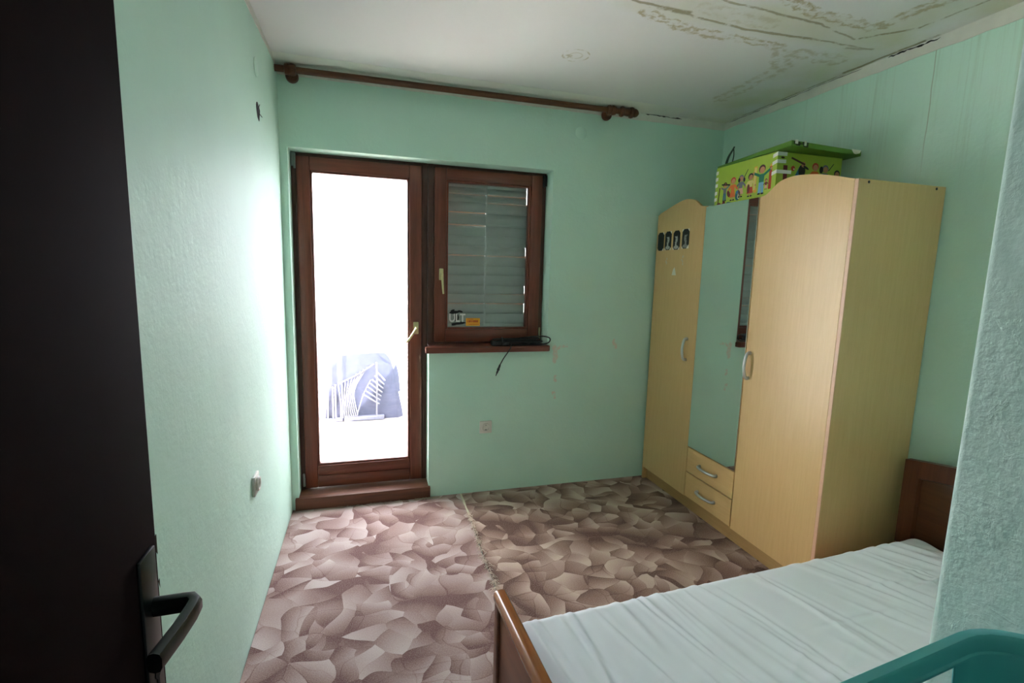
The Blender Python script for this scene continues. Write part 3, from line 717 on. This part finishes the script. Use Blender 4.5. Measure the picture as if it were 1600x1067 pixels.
# ------------------------------------------------------------------ green toy chest on the wardrobe
BZ = WZ-.017
TB = thing('toy_chest', 'lime green printed toy chest with white tape on the wardrobe', 'chest', (2.21, 2.35, BZ))
bx0, bx1, by0, by1, bz1 = 2.000, 2.420, 2.120, 2.578, 2.142
fp = obj('front_panel', MB().box(bx0, bx0+.008, by0, by1, BZ, bz1, b=.001), LIME, TB)
sp_ = obj('end_panel', MB().box(bx0+.008, bx1, by0, by0+.008, BZ, bz1, b=.001), LIME, TB)
obj('end_panel', MB().box(bx0+.008, bx1, by1-.008, by1, BZ, bz1, b=.001), LIME, TB)
obj('back_panel', MB().box(bx1-.008, bx1, by0+.008, by1-.008, BZ, bz1, b=.001), LIME, TB)
obj('bottom_panel', MB().box(bx0+.008, bx1-.008, by0+.008, by1-.008, BZ, BZ+.008), LIME, TB)
# lid, slipped towards the window side, corners scuffed
lm = MB(); lc = [(1.977, 2.016), (2.460, 2.050), (2.470, 2.600), (2.012, 2.590)]
t = bmesh.new(); A = [t.verts.new((x, y, bz1+.001)) for x, y in lc]; B2 = [t.verts.new((x, y, bz1+(.027 if y < 2.3 else .015))) for x, y in lc]
t.faces.new(A[::-1]); t.faces.new(B2)
for i in range(4): t.faces.new([A[i], A[(i+1) % 4], B2[(i+1) % 4], B2[i]])
bmesh.ops.bevel(t, geom=t.edges[:], offset=.002, segments=1, affect='EDGES')
lid = obj('lid', lm.take(t), LIMEDK, TB); lid['label'] = 'darker green lid lying slightly skewed'
SC = plain('scuffed_dark', (0.03, .035, .02), .9, var=.4, scale=50)
m = MB()
for i in range(16):
    x = 1.99+random.random()*.09; m.box(x, x+.012, 2.013+ (x-1.977)*.07, 2.0165+(x-1.977)*.07, bz1+.002+random.random()*.012, bz1+.016+random.random()*.010)
obj('scuffed_edge', m, SC, lid)
obj('tape', MB().box(1.995, 2.012, 2.013, 2.0165, bz1+.012, bz1+.030), TAPE, lid)
obj('tape', MB().box(2.055, 2.068, 2.017, 2.0205, bz1+.008, bz1+.030), TAPE, lid)
obj('tape', MB().add([(2.382, 2.042, bz1+.028), (2.452, 2.046, bz1+.028), (2.446, 2.046, bz1+.014), (2.418, 2.044, bz1+.006), (2.402, 2.043, bz1+.008)], [[0, 1, 2, 3, 4]]), TAPE, lid)
for z0, wl, wr, dz in ((2.121, .030, .058, .019), (2.085, .030, .054, .018), (2.035, .030, .092, .018)):
    sl = -.008
    m = MB().add([(bx0-.0012, by0+wl, z0+sl), (bx0-.0012, by0-.0012, z0), (bx0-.0012, by0-.0012, z0+dz), (bx0-.0012, by0+wl, z0+dz+sl),
                  (bx0+wr, by0-.0012, z0+.002), (bx0+wr, by0-.0012, z0+dz+.002)], [[0, 1, 2, 3], [1, 4, 5, 2]])
    obj('tape', m, TAPE, TB)
for i in range(5):
    z0 = 2.105-i*.036-(i > 2)*.008
    m = MB().add([(bx0-.0012, by1-.020, z0), (bx0-.0012, by1+.0012, z0-.004), (bx0-.0012, by1+.0012, z0+.017), (bx0-.0012, by1-.020, z0+.019),
                  (bx0+.03, by1+.0012, z0-.004), (bx0+.03, by1+.0012, z0+.017)], [[0, 1, 2, 3], [1, 4, 5, 2]])
    obj('tape', m, TAPE, TB)
obj('strap', MB().tube([(2.035, 2.545, bz1+.024), (2.035, 2.530, bz1+.06), (2.035, 2.500, bz1+.092), (2.035, 2.487, bz1+.108)], lambda t: .008-.004*t, 6, 5)
    .tube([(2.05, 2.515, bz1+.024), (2.05, 2.505, bz1+.062), (2.035, 2.492, bz1+.104)], .003, 6, 5), plain('dark_green_cord', (0.03, .07, .04), .7), TB, True)
# printed children, all plain invented figures
CC = {k: flat('print_'+k, *v) for k, v in dict(skin=(190, 130, 95), brown=(70, 35, 25), green=(20, 115, 85), jeans=(110, 165, 200), red=(185, 60, 35), yellow=(225, 170, 60), grey=(110, 112, 125),
      pink=(215, 160, 140), orange=(215, 105, 40), blue=(55, 110, 150), teal=(30, 100, 110), dark=(35, 32, 32), white=(215, 215, 205), cream=(215, 200, 120), maroon=(110, 35, 40)).items()}
KEYS = list(CC); MATS = [CC[k] for k in KEYS]
class Print:
    """flat print on a board: u runs to the right as seen, v up, in metres"""
    def __init__(s, o, right, nrm): s.m = MB(); s.o = Vector(o); s.r = Vector(right); s.n = Vector(nrm); s.k = 0
    def P(s, u, v): return s.o+s.r*u+Vector((0, 0, v))+s.n*(.0005+.00006*s.k)
    def poly(s, c, pts): s.m.k = KEYS.index(c); s.k += 1; s.m.add([s.P(*p) for p in pts], [list(range(len(pts)))]); return s
    def ell(s, c, u, v, a, b, rot=0, seg=14):
        ca, sa = math.cos(rot), math.sin(rot)
        return s.poly(c, [(u+a*math.cos(t)*ca-b*math.sin(t)*sa, v+a*math.cos(t)*sa+b*math.sin(t)*ca) for t in [2*PI*i/seg for i in range(seg)]])
    def end(s, parent, name='printed_figure'): return obj(name, s.m, MATS, parent)
def kid(pr, u, v, h, hair, top, low, arms=None, skin='skin'):
    """h figure height, (u,v) feet centre"""
    hr = h*.14
    if low in ('jeans', 'blue', 'dark', 'brown'):
        for sgn in (-1, 1): pr.poly(low, [(u+sgn*h*.02, v+h*.05), (u+sgn*h*.13, v+h*.05), (u+sgn*h*.11, v+h*.45), (u, v+h*.45)])
    else:
        pr.poly(low, [(u-h*.19, v+h*.15), (u+h*.19, v+h*.15), (u+h*.10, v+h*.5), (u-h*.10, v+h*.5)])
        for sgn in (-1, 1): pr.poly(skin, [(u+sgn*h*.04, v), (u+sgn*h*.09, v), (u+sgn*h*.09, v+h*.16), (u+sgn*h*.04, v+h*.16)])
    for sgn in (-1, 1): pr.ell('dark', u+sgn*h*.08, v+h*.03, h*.07, h*.03)
    pr.poly(top, [(u-h*.11, v+h*.42), (u+h*.11, v+h*.42), (u+h*.13, v+h*.70), (u-h*.13, v+h*.70)])
    for sgn, (du, dv) in zip((-1, 1), arms or ((-.2, -.2), (.2, -.2))):
        s0 = (u+sgn*h*.11, v+h*.66); e = (s0[0]+du*h, s0[1]+dv*h)
        nx, nz_ = -dv, du; L = math.hypot(nx, nz_); nx, nz_ = nx/L*h*.045, nz_/L*h*.045
        pr.poly(top, [(s0[0]+nx, s0[1]+nz_), (s0[0]-nx, s0[1]-nz_), (e[0]-nx, e[1]-nz_), (e[0]+nx, e[1]+nz_)]); pr.ell(skin, e[0], e[1], h*.045, h*.045)
    pr.ell(hair, u, v+h*.87, hr*1.12, hr*1.05); pr.ell(skin, u+h*.01, v+h*.83, hr*.85, hr*.85)
    return pr
def front(u=0): return Print((bx0, by1, BZ), (0, -1, 0), (-1, 0, 0))
# u = distance from the far left end of the front panel
kid(front(), .362, .035, .150, 'brown', 'green', 'jeans', ((-.28, .12), (.30, .16))).end(fp)
front().poly('red', [(.412, .055), (.431, .055), (.429, .168), (.412, .168)]).poly('yellow', [(.412, .168), (.429, .168), (.421, .184)]).end(fp, 'printed_pencil')
front().poly('yellow', [(.302, .06), (.325, .06), (.327, .186), (.304, .186)]).poly('cream', [(.306, .065), (.321, .065), (.323, .18), (.308, .18)]).end(fp, 'printed_ruler')
kid(front(), .284, .034, .122, 'dark', 'cream', 'red').ell('maroon', .272, .078, .010, .024).end(fp)
kid(front(), .212, .040, .120, 'grey', 'grey', 'pink').poly('dark', [(.232, .145), (.236, .143), (.262, .182), (.258, .184)]).ell('dark', .197, .135, .009, .012).ell('dark', .236, .132, .008, .012).end(fp)
kid(front(), .150, .030, .128, 'red', 'orange', 'orange').end(fp)
front().ell('teal', .192, .055, .020, .028).ell('white', .200, .048, .010, .014).ell('blue', .186, .072, .010, .010).end(fp, 'printed_bag')
kid(front(), .085, .035, .105, 'brown', 'grey', 'blue', ((-.2, .1), (.3, .2))).poly('dark', [(.055, .128), (.125, .118), (.126, .126), (.056, .136)]).ell('maroon', .118, .072, .012, .02, .5).end(fp)
front().ell('maroon', .040, .022, .018, .010).poly('brown', [(.028, .020), (.036, .020), (.044, .115), (.036, .117)]).end(fp, 'printed_hobby_horse')
front().ell('red', .078, .018, .018, .010).ell('maroon', .082, .026, .012, .012).end(fp, 'printed_toy')
front().ell('teal', .128, .018, .024, .009, -.2).end(fp, 'printed_toy')
front().ell('yellow', .322, .062, .012, .014).end(fp, 'printed_ball')
kid(front(), .396, .055, .055, 'brown', 'maroon', 'pink').end(fp)
def side(): return Print((bx0, by0, BZ), (1, 0, 0), (0, -1, 0))
kid(side(), .245, .060, .135, 'red', 'orange', 'orange').end(sp_)
kid(side(), .312, .055, .135, 'grey', 'grey', 'pink').ell('dark', .285, .165, .012, .018).poly('dark', [(.332, .165), (.336, .163), (.366, .200), (.362, .202)]).end(sp_)
side().poly('blue', [(.10, .09), (.17, .09), (.165, .17), (.145, .175)]).ell('dark', .160, .150, .022, .032).ell('skin', .166, .182, .014, .014).poly('brown', [(.085, .205), (.175, .178), (.178, .187), (.088, .214)]).ell('dark', .185, .168, .02, .006, -.4).end(sp_)
side().poly('maroon', [(.045, .07), (.070, .07), (.066, .17), (.040, .17)]).end(sp_, 'printed_toy')
side().ell('red', .102, .158, .013, .013).ell('white', .108, .155, .004, .004).end(sp_, 'printed_ball')
side().ell('brown', .032, .206, .012, .005).end(sp_, 'printed_toy')
kid(side(), .392, .045, .125, 'dark', 'cream', 'red').end(sp_)

# ------------------------------------------------------------------ bed and mattress (turned a little)
BL, BR = Vector((.385, 1.440, 0)), math.radians(2.5)
BED = thing('bed', 'chestnut wooden single bed with low footboard beside the wardrobe', 'bed', BL, BR)
def bpart(name, mb, mat, parent=BED, smooth=True): return obj(name, mb, mat, parent, smooth, local=True)
def cap(y0, y1, x0, x1, z0, z1, r=.012):
    """rounded top rail along y with softly falling ends"""
    return MB().box(x0, x1, y0, y1, z0, z1, b=r, seg=4)
BW = .985
fb = bpart('footboard', MB().box(.010, .030, -BW+.03, -.03, .10, .445, b=.002), BEDWOOD_D)
bpart('top_rail', cap(-BW, 0, -.004, .040, .428, .470, .015), BEDWOOD, fb)
for y in (-.045, -BW): bpart('post', MB().box(.002, .036, y, y+.045, 0, .432, b=.008, seg=3), BEDWOOD_D, fb)
hx = 1.985
HE = .042      # the headboard is a little wider than the bed on the far side
pts = [(-BW, .08), (-BW, .70)]+[(-BW+(BW+HE)*t, .70+.055*math.sin(PI*t)) for t in [i/16 for i in range(1, 16)]]+[(HE, .70), (HE, .08)]
def arch(d): return [(-BW+d, .30), (-BW+d, .70-d*1.1)]+[(-BW+d+(BW+HE-2*d)*t, .70-d*1.1+.050*math.sin(PI*t)) for t in [i/16 for i in range(1, 16)]]+[(HE-d, .70-d*1.1), (HE-d, .30)]
hb = bpart('headboard', MB().prism(pts, 'x', hx+.012, hx+.030, .003), wood('dark_headboard', (0.075, .024, .009), (0.13, .042, .016), 1, 1.1, .35, .1))
# frame of the headboard stands proud round a recessed panel
fo, fi = pts, arch(.062)
t = bmesh.new(); n = len(fo)
fo2 = [(-BW, .30)]+fo[1:-1]+[(HE, .30)]
rows = []
for x, ring in ((hx-.006, fo2), (hx-.006, fi), (hx+.0125, [(a*.985-.007, c-.006) for a, c in fi])): rows.append([t.verts.new((x, a, c)) for a, c in ring])
for q in range(2):
    for i in range(len(fo2)-1): t.faces.new([rows[q][i], rows[q][i+1], rows[q+1][i+1], rows[q+1][i]])
back = [t.verts.new((hx+.014, a, c)) for a, c in fo2]
for i in range(len(fo2)-1): t.faces.new([back[i], back[i+1], rows[0][i+1], rows[0][i]])
bpart('headboard_frame', MB().take(t), wood('chestnut_frame', (0.095, .026, .010), (0.16, .046, .017), 2, 1.1, .35, .1), hb)
for y in (0, -BW+.05): bpart('leg', MB().box(hx-.01, hx+.03, y-.05, y, 0, .12, b=.004), BEDWOOD_D)
for y in (-.045, -BW+.020): bpart('side_rail', MB().box(.036, hx-.008, y, y+.025, .13, .27, b=.004), BEDWOOD)
for i in range(9): bpart('slat', MB().box(.10+i*.21, .17+i*.21, -BW+.046, -.046, .150, .165), BEDWOOD)
MT = thing('mattress', 'white wrinkled sheet-covered mattress on the wooden bed', 'mattress', BL, BR)
# wrinkled sheet: a rounded slab with ridges over the top
NX, NYY = 300, 150
mx0, mx1, my0, my1, mz0, mz1 = .050, 1.955, -.945, -.046, .168, .385
R = .045
u = np.linspace(0, 1, NX); v = np.linspace(0, 1, NYY)
U, V = np.meshgrid(u, v, indexing='ij')
X = mx0+(mx1-mx0)*U; Y = my1+(my0-my1)*V
rng = np.random.default_rng(4)
Z = np.zeros_like(X)
dist = -(Y-my1)                                  # distance from the far long edge
for k in range(64):
    x0 = rng.uniform(.05, 1.9); amp = rng.uniform(.002, .0085); wd = rng.uniform(.007, .019)
    slope = .03+.75*(x0/1.9)**1.3*rng.uniform(.55, 1.2)+rng.normal(0, .05)
    curve = rng.normal(0, .16); y0 = rng.uniform(-.1, .45)*(1 if k % 3 else .2); L = rng.uniform(.25, .75)
    c = x0+slope*dist+curve*dist**2
    env = np.exp(-((dist-y0-L*.4)/(L*.5))**4)
    a = (X-c)/np.sqrt(1+slope**2)
    Z += amp*env*np.exp(-(a/wd)**2) - amp*.45*env*np.exp(-((a-1.9*wd)/(1.4*wd))**2)
for k in range(14):                              # fine gathers at the foot edge
    x0 = rng.uniform(.06, .75); c = x0+.10*dist+rng.normal(0, .03)*dist; Z += rng.uniform(.0018, .0045)*np.exp(-((X-c)/.007)**2)*np.exp(-(dist/.30)**2)
for k in range(26):                              # creases that cross
    x0 = rng.uniform(.8, 1.9); y0 = rng.uniform(.2, .85); an = rng.uniform(-.5, .5); L = rng.uniform(.08, .22)
    a = (X-x0)*math.sin(an)+(dist-y0)*math.cos(an); bb = (X-x0)*math.cos(an)-(dist-y0)*math.sin(an)
    Z += rng.uniform(.002, .005)*np.exp(-(a/.009)**2)*np.exp(-(bb/L)**4)
Z += .004*np.sin(3.1*X+1)*np.sin(4.2*Y)-.010*np.exp(-((X-1.1)/.5)**2-((Y+.5)/.3)**2)
Z += .010*np.clip((X-1.6)/.35, 0, 1)**2*0
def edge(d): d = np.clip(d, 0, R); return R-np.sqrt(np.maximum(R*R-(R-d)**2, 0))
# remap the border rows so that the sheet rolls over the edge and down the sides
def roll(tn, n, lo, hi):
    s_ = np.linspace(0, 1, n); return s_
drop = edge(np.minimum(np.minimum(X-mx0, mx1-X), np.minimum(my1-Y, Y-my0)))
fade = np.clip(np.minimum(np.minimum(X-mx0, mx1-X), np.minimum(my1-Y, Y-my0))/.03, 0, 1)
T = mz1-drop+Z*(0.3+.7*fade)
vs = [(float(X[i, j]), float(Y[i, j]), float(T[i, j])) for i in range(NX) for j in range(NYY)]
fs = [[i*NYY+j, i*NYY+j+1, (i+1)*NYY+j+1, (i+1)*NYY+j] for i in range(NX-1) for j in range(NYY-1)]
rim = [i*NYY for i in range(NX)]+[(NX-1)*NYY+j for j in range(1, NYY)]+[i*NYY+NYY-1 for i in range(NX-2, -1, -1)]+[j for j in range(NYY-2, 0, -1)]
base = len(vs)
for k, dz in enumerate((.5, 1.0)):
    for q in rim:
        x, y, z = vs[q]; bul = .006*math.sin(PI*dz)
        vs.append((x, y, z+(mz0-z)*dz+.0))
for q in range(len(rim)):
    p = (q+1) % len(rim)
    fs.append([rim[p], rim[q], base+q, base+p]); fs.append([base+p, base+q, base+len(rim)+q, base+len(rim)+p])
fs.append([base+len(rim)+q for q in range(len(rim))])
m = MB().add(vs, fs)
o = obj('fitted_sheet', m, SHEET, MT, True, local=True, ang=1.2)

# ------------------------------------------------------------------ power cable on the sill
PC = thing('power_cable', 'black coiled power cable lying on the window sill', 'cable', (.98, 3.15, 1.016))
rnd = random.Random(12)
for k in range(5):
    x0, x1 = .80+rnd.uniform(-.02, .03), 1.15+rnd.uniform(-.05, .01); y0 = 3.142+rnd.uniform(-.02, .02); z = 1.022+k*.009
    obj('cable_loop', MB().tube([(x0, y0, z), (x0+.06, y0-.014, z+.003), ((x0+x1)/2, y0-.018, z+rnd.uniform(0, .012)), (x1-.04, y0-.010, z), (x1, y0+.006, z+.003), (x1-.05, y0+.022, z+.006),
        ((x0+x1)/2, y0+.020, z+rnd.uniform(0, .016)), (x0+.04, y0+.018, z)], .0042, 8, 6, True), BLACK, PC, True)
obj('adapter_block', MB().box(.785, .905, 3.125, 3.175, 1.018, 1.050, b=.006, seg=3), BLACK, PC, True)
obj('cable_loop', MB().tube([(.90, 3.15, 1.055), (1.02, 3.142, 1.070), (1.10, 3.135, 1.078), (1.16, 3.130, 1.076), (1.192, 3.124, 1.062), (1.183, 3.124, 1.036), (1.14, 3.130, 1.024), (1.05, 3.135, 1.03)], .0042, 8, 6), BLACK, PC, True)
obj('cable_tie', MB().tube([(.855+.0, 3.12, 1.02), (.857, 3.118, 1.055), (.86, 3.16, 1.068), (.858, 3.178, 1.03)], .004, 6, 5), BLACK, PC, True)
pg = obj('lead', MB().tube([(.915, 3.14, 1.040), (.912, 3.110, 1.028), (.908, 3.098, 1.012), (.893, 3.097, .985), (.862, 3.10, .940), (.838, 3.105, .893)], .0036, 8, 6), BLACK, PC, True)
dv = Vector((-.33, .05, -.94)).normalized()
obj('plug', MB().lathe([(.0036, 0), (.0065, .008), (.0072, .030), (.0095, .032), (.0095, .040), (.0065, .043), (.0062, .062), (.0035, .066), (.003, .080), (.001, .083)], (.839, 3.105, .896), dv, 14), BLACK, pg, True)

# ------------------------------------------------------------------ sockets, covers, wall hole
def socket(name, label, pos, nrm, tilt=0):
    n = Vector(nrm); side_ = Vector((0, 0, 1)).cross(n)
    t = thing(name, label, 'socket', pos)
    Mx = Matrix((side_, Vector((0, 0, 1)), n)).transposed().to_4x4()   # local x side, y up, z out
    def put(nm, mb, mat, par, smooth=True):
        mb.bm.transform(Mx); return obj(nm, mb, mat, par, smooth, local=True)
    pl = put('cover_plate', MB().box(-.042, .042, -.042, .042, 0, .012, b=.004), PLASTIC_W, t)
    ring = put('socket_well', MB().lathe([(.028, .011), (.030, .016), (.0285, .022), (.0215, .022), (.0195, .020), (.0195, .006), (.001, .0055)], (0, 0, 0), (0, 0, 1), 28), PLASTIC_W, pl)
    put('pin_hole', MB().lathe([(.0035, .0062), (.0035, .0068)], (-.0095, 0, 0), (0, 0, 1), 10).lathe([(.0035, .0062), (.0035, .0068)], (.0095, 0, 0), (0, 0, 1), 10)
        .lathe([(.009, .0061), (.009, .0064)], (0, .002, 0), (0, 0, 1), 12), DARKGAP, pl, False)
    for a in (.013, -.0195): put('earth_clip', MB().box(-.003, .003, a, a+.0065, .006, .019), GREY_M, pl, False)
    return t
socket('wall_socket', 'white wall socket on the back wall below the window', (.757, YB, .460), (0, -1, 0))
socket('wall_socket', 'white wall socket low on the wall left of the balcony door', (XL, 2.175, .596), (1, 0, 0))
COVER = plain('painted_cover', tuple(c*1.04 for c in MINT), .5)
o = obj('junction_cover', MB().lathe([(.040, 0), (.040, .003), (.037, .005), (.001, .006)], (1.365, YB, 2.423), (0, -1, 0), 32), paint('mint_cover_paint', .1), None, True)
tag(o, 'round painted junction cover on the wall below the rod end', 'cover')
o = obj('junction_cover', MB().lathe([(.040, 0), (.040, .003), (.037, .005), (.001, .006)], (XL, 2.57, 2.375), (1, 0, 0), 32), COVER, None, True)
tag(o, 'round painted junction cover high on the wall left of the door', 'cover')
WH = thing('wall_light_outlet', 'dark hole with loose wire ends high on the left wall', 'outlet', (XL, 2.585, 2.19))
pts = [(2.585+.034*math.cos(a)*(1+.25*math.sin(3*a)), 2.19+.040*math.sin(a)*(1+.2*math.cos(2*a+1))) for a in [2*PI*i/16 for i in range(16)]]
obj('hole', MB().prism(pts, 'x', XL, XL+.0015), DARKGAP, WH)
for dy, dz in ((-.02, .024), (.015, -.018)):
    obj('wire', MB().tube([(XL+.001, 2.585+dy*.3, 2.19+dz*.2), (XL+.009, 2.585+dy, 2.19+dz*.7), (XL+.013, 2.585+dy*1.3, 2.19+dz)], .0014, 6, 4), BLACK, WH, True)

# ------------------------------------------------------------------ dark room door standing open at the left
R2 = structroot('door_2', 'dark brown room door standing open at the left edge', 'door', (-.30, .33, 0))
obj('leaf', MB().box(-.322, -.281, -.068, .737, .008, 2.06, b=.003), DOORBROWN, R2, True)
esc = obj('escutcheon', MB().box(-.281, -.275, .672, .718, .86, 1.125, b=.0025), BLACKMET, R2, True)
esc['label'] = 'black handle plate'
def flatbar(pts, hw, th):
    """flat lever: box sections along pts, hw half height (z), th half thickness"""
    P = [Vector(p) for p in pts]; vs, fs = [], []
    for i, p in enumerate(P):
        d = (P[min(i+1, len(P)-1)]-P[max(i-1, 0)]).normalized(); sd = d.cross(Vector((0, 0, 1))).normalized()
        for k in range(10):
            a = 2*PI*(k+.5)/10; vs.append(p+sd*(th*math.copysign(abs(math.cos(a))**.7, math.cos(a)))+Vector((0, 0, hw*math.copysign(abs(math.sin(a))**.7, math.sin(a)))))
    for j in range(len(P)-1):
        for i in range(10): k = (i+1) % 10; fs.append([j*10+i, j*10+k, (j+1)*10+k, (j+1)*10+i])
    fs += [list(range(10))[::-1], [(len(P)-1)*10+i for i in range(10)]]
    return MB().add(vs, fs)
obj('lever', flatbar([(-.276, .700, 1.047), (-.262, .700, 1.047), (-.243, .699, 1.048), (-.231, .697, 1.049), (-.224, .688, 1.049), (-.224, .674, 1.049), (-.228, .64, 1.048), (-.236, .590, 1.048)], .0125, .0085), BLACKMET, esc, True)
obj('keyhole', MB().lathe([(.008, 0), (.008, .0012)], (-.2752, .695, .955), (1, 0, 0), 14).box(-.2752, -.2740, .692, .698, .935, .955), DARKGAP, esc)
obj('edge_wear', MB().add([(-.2806, .7373, 1.10), (-.2806, .7373, 1.13), (-.2835, .7374, 1.125), (-.283, .7374, 1.105)], [[0, 1, 2, 3]]).add([(-.2806, .7373, 1.05), (-.2806, .7373, 1.065), (-.2825, .7374, 1.06)], [[0, 1, 2]]), plain('raw_wood', (0.3, .2, .14), .8), R2)
for z in (.3, 1.75): obj('hinge', MB().lathe([(.007, 0), (.007, .09)], (-.276, -.072, z), (0, 0, 1), 12), BLACKMET, R2, True)

# ------------------------------------------------------------------ teal tub on a stool in the foreground
TUZ = 1.13
ST = thing('stool', 'plain wooden stool carrying the teal tub', 'stool', (.445, .12, 0))
obj('seat', MB().box(.245, .645, -.025, .265, .665, .690, b=.006), BEDWOOD, ST, True)
for x in (.255, .600):
    for y in (-.015, .220): obj('leg', MB().box(x, x+.035, y, y+.035, 0, .665, b=.003), BEDWOOD_D, ST, True)
for y in (-.007, .228): obj('rail', MB().box(.290, .600, y, y+.02, .30, .34, b=.002), BEDWOOD_D, ST)
TU = thing('laundry_tub', 'teal plastic laundry tub with a cut-out handle at the lower right', 'tub', (.445, .12, .690))
def rrect(cx, cyy, hx_, hy_, r, n=8):
    out = []
    for qx, qy, a0 in ((1, 1, 0), (-1, 1, PI/2), (-1, -1, PI), (1, -1, 1.5*PI)):
        for i in range(n+1):
            a = a0+PI/2*i/n; out.append((cx+qx*(hx_-r)+r*math.cos(a), cyy+qy*(hy_-r)+r*math.sin(a)))
    return out
CX, CY = .445, .120
levels = [(.200, .128, .055, .690), (.203, .131, .055, .694), (.214, .143, .060, .80), (.228, .157, .066, .93), (.232, .161, .068, .98), (.238, .167, .071, 1.06), (.2415, .1705, .073, 1.111), (.2418, .1708, .073, 1.1125),
          (.2445, .1735, .075, 1.1135), (.2455, .1745, .076, 1.1275), (.247, .176, .077, TUZ), (.2545, .1835, .083, TUZ), (.256, .185, .084, TUZ-.002), (.256, .185, .084, TUZ-.017)]
t = bmesh.new(); rings = []
NS = 8
def ring_pts(l):
    base = rrect(CX, CY, l[0], l[1], l[2], NS); out = []
    n = len(base)
    for i, p in enumerate(base):
        out.append(p); q = base[(i+1) % n]
        d = math.hypot(q[0]-p[0], q[1]-p[1])
        if i % (NS+1) == NS:
            for k in range(1, 12): out.append((p[0]+(q[0]-p[0])*k/12, p[1]+(q[1]-p[1])*k/12))
    return out
for l in levels: rings.append([t.verts.new((x, y, l[3])) for x, y in ring_pts(l)])
n = len(rings[0])
for a in range(len(levels)-1):
    for i in range(n):
        p = (i+1) % n
        c = (Vector(rings[a][i].co)+Vector(rings[a+1][p].co))/2
        # grip holes through the upper wall of the long sides
        if .98 < c.z < 1.1115 and abs(c.x-CX) < .1440 and abs(c.y-CY) > .1: continue
        t.faces.new([rings[a][i], rings[a][p], rings[a+1][p], rings[a+1][i]])
t.faces.new(rings[0][::-1])
bmesh.ops.rotate(t, cent=(CX, CY, 0), matrix=Matrix.Rotation(math.radians(6), 3, 'Z'), verts=t.verts[:])
o = obj('tub_body', MB().take(t), TEAL, TU, True, ang=.9)
md = o.modifiers.new('thickness', 'SOLIDIFY'); md.thickness = .0022; md.offset = 0
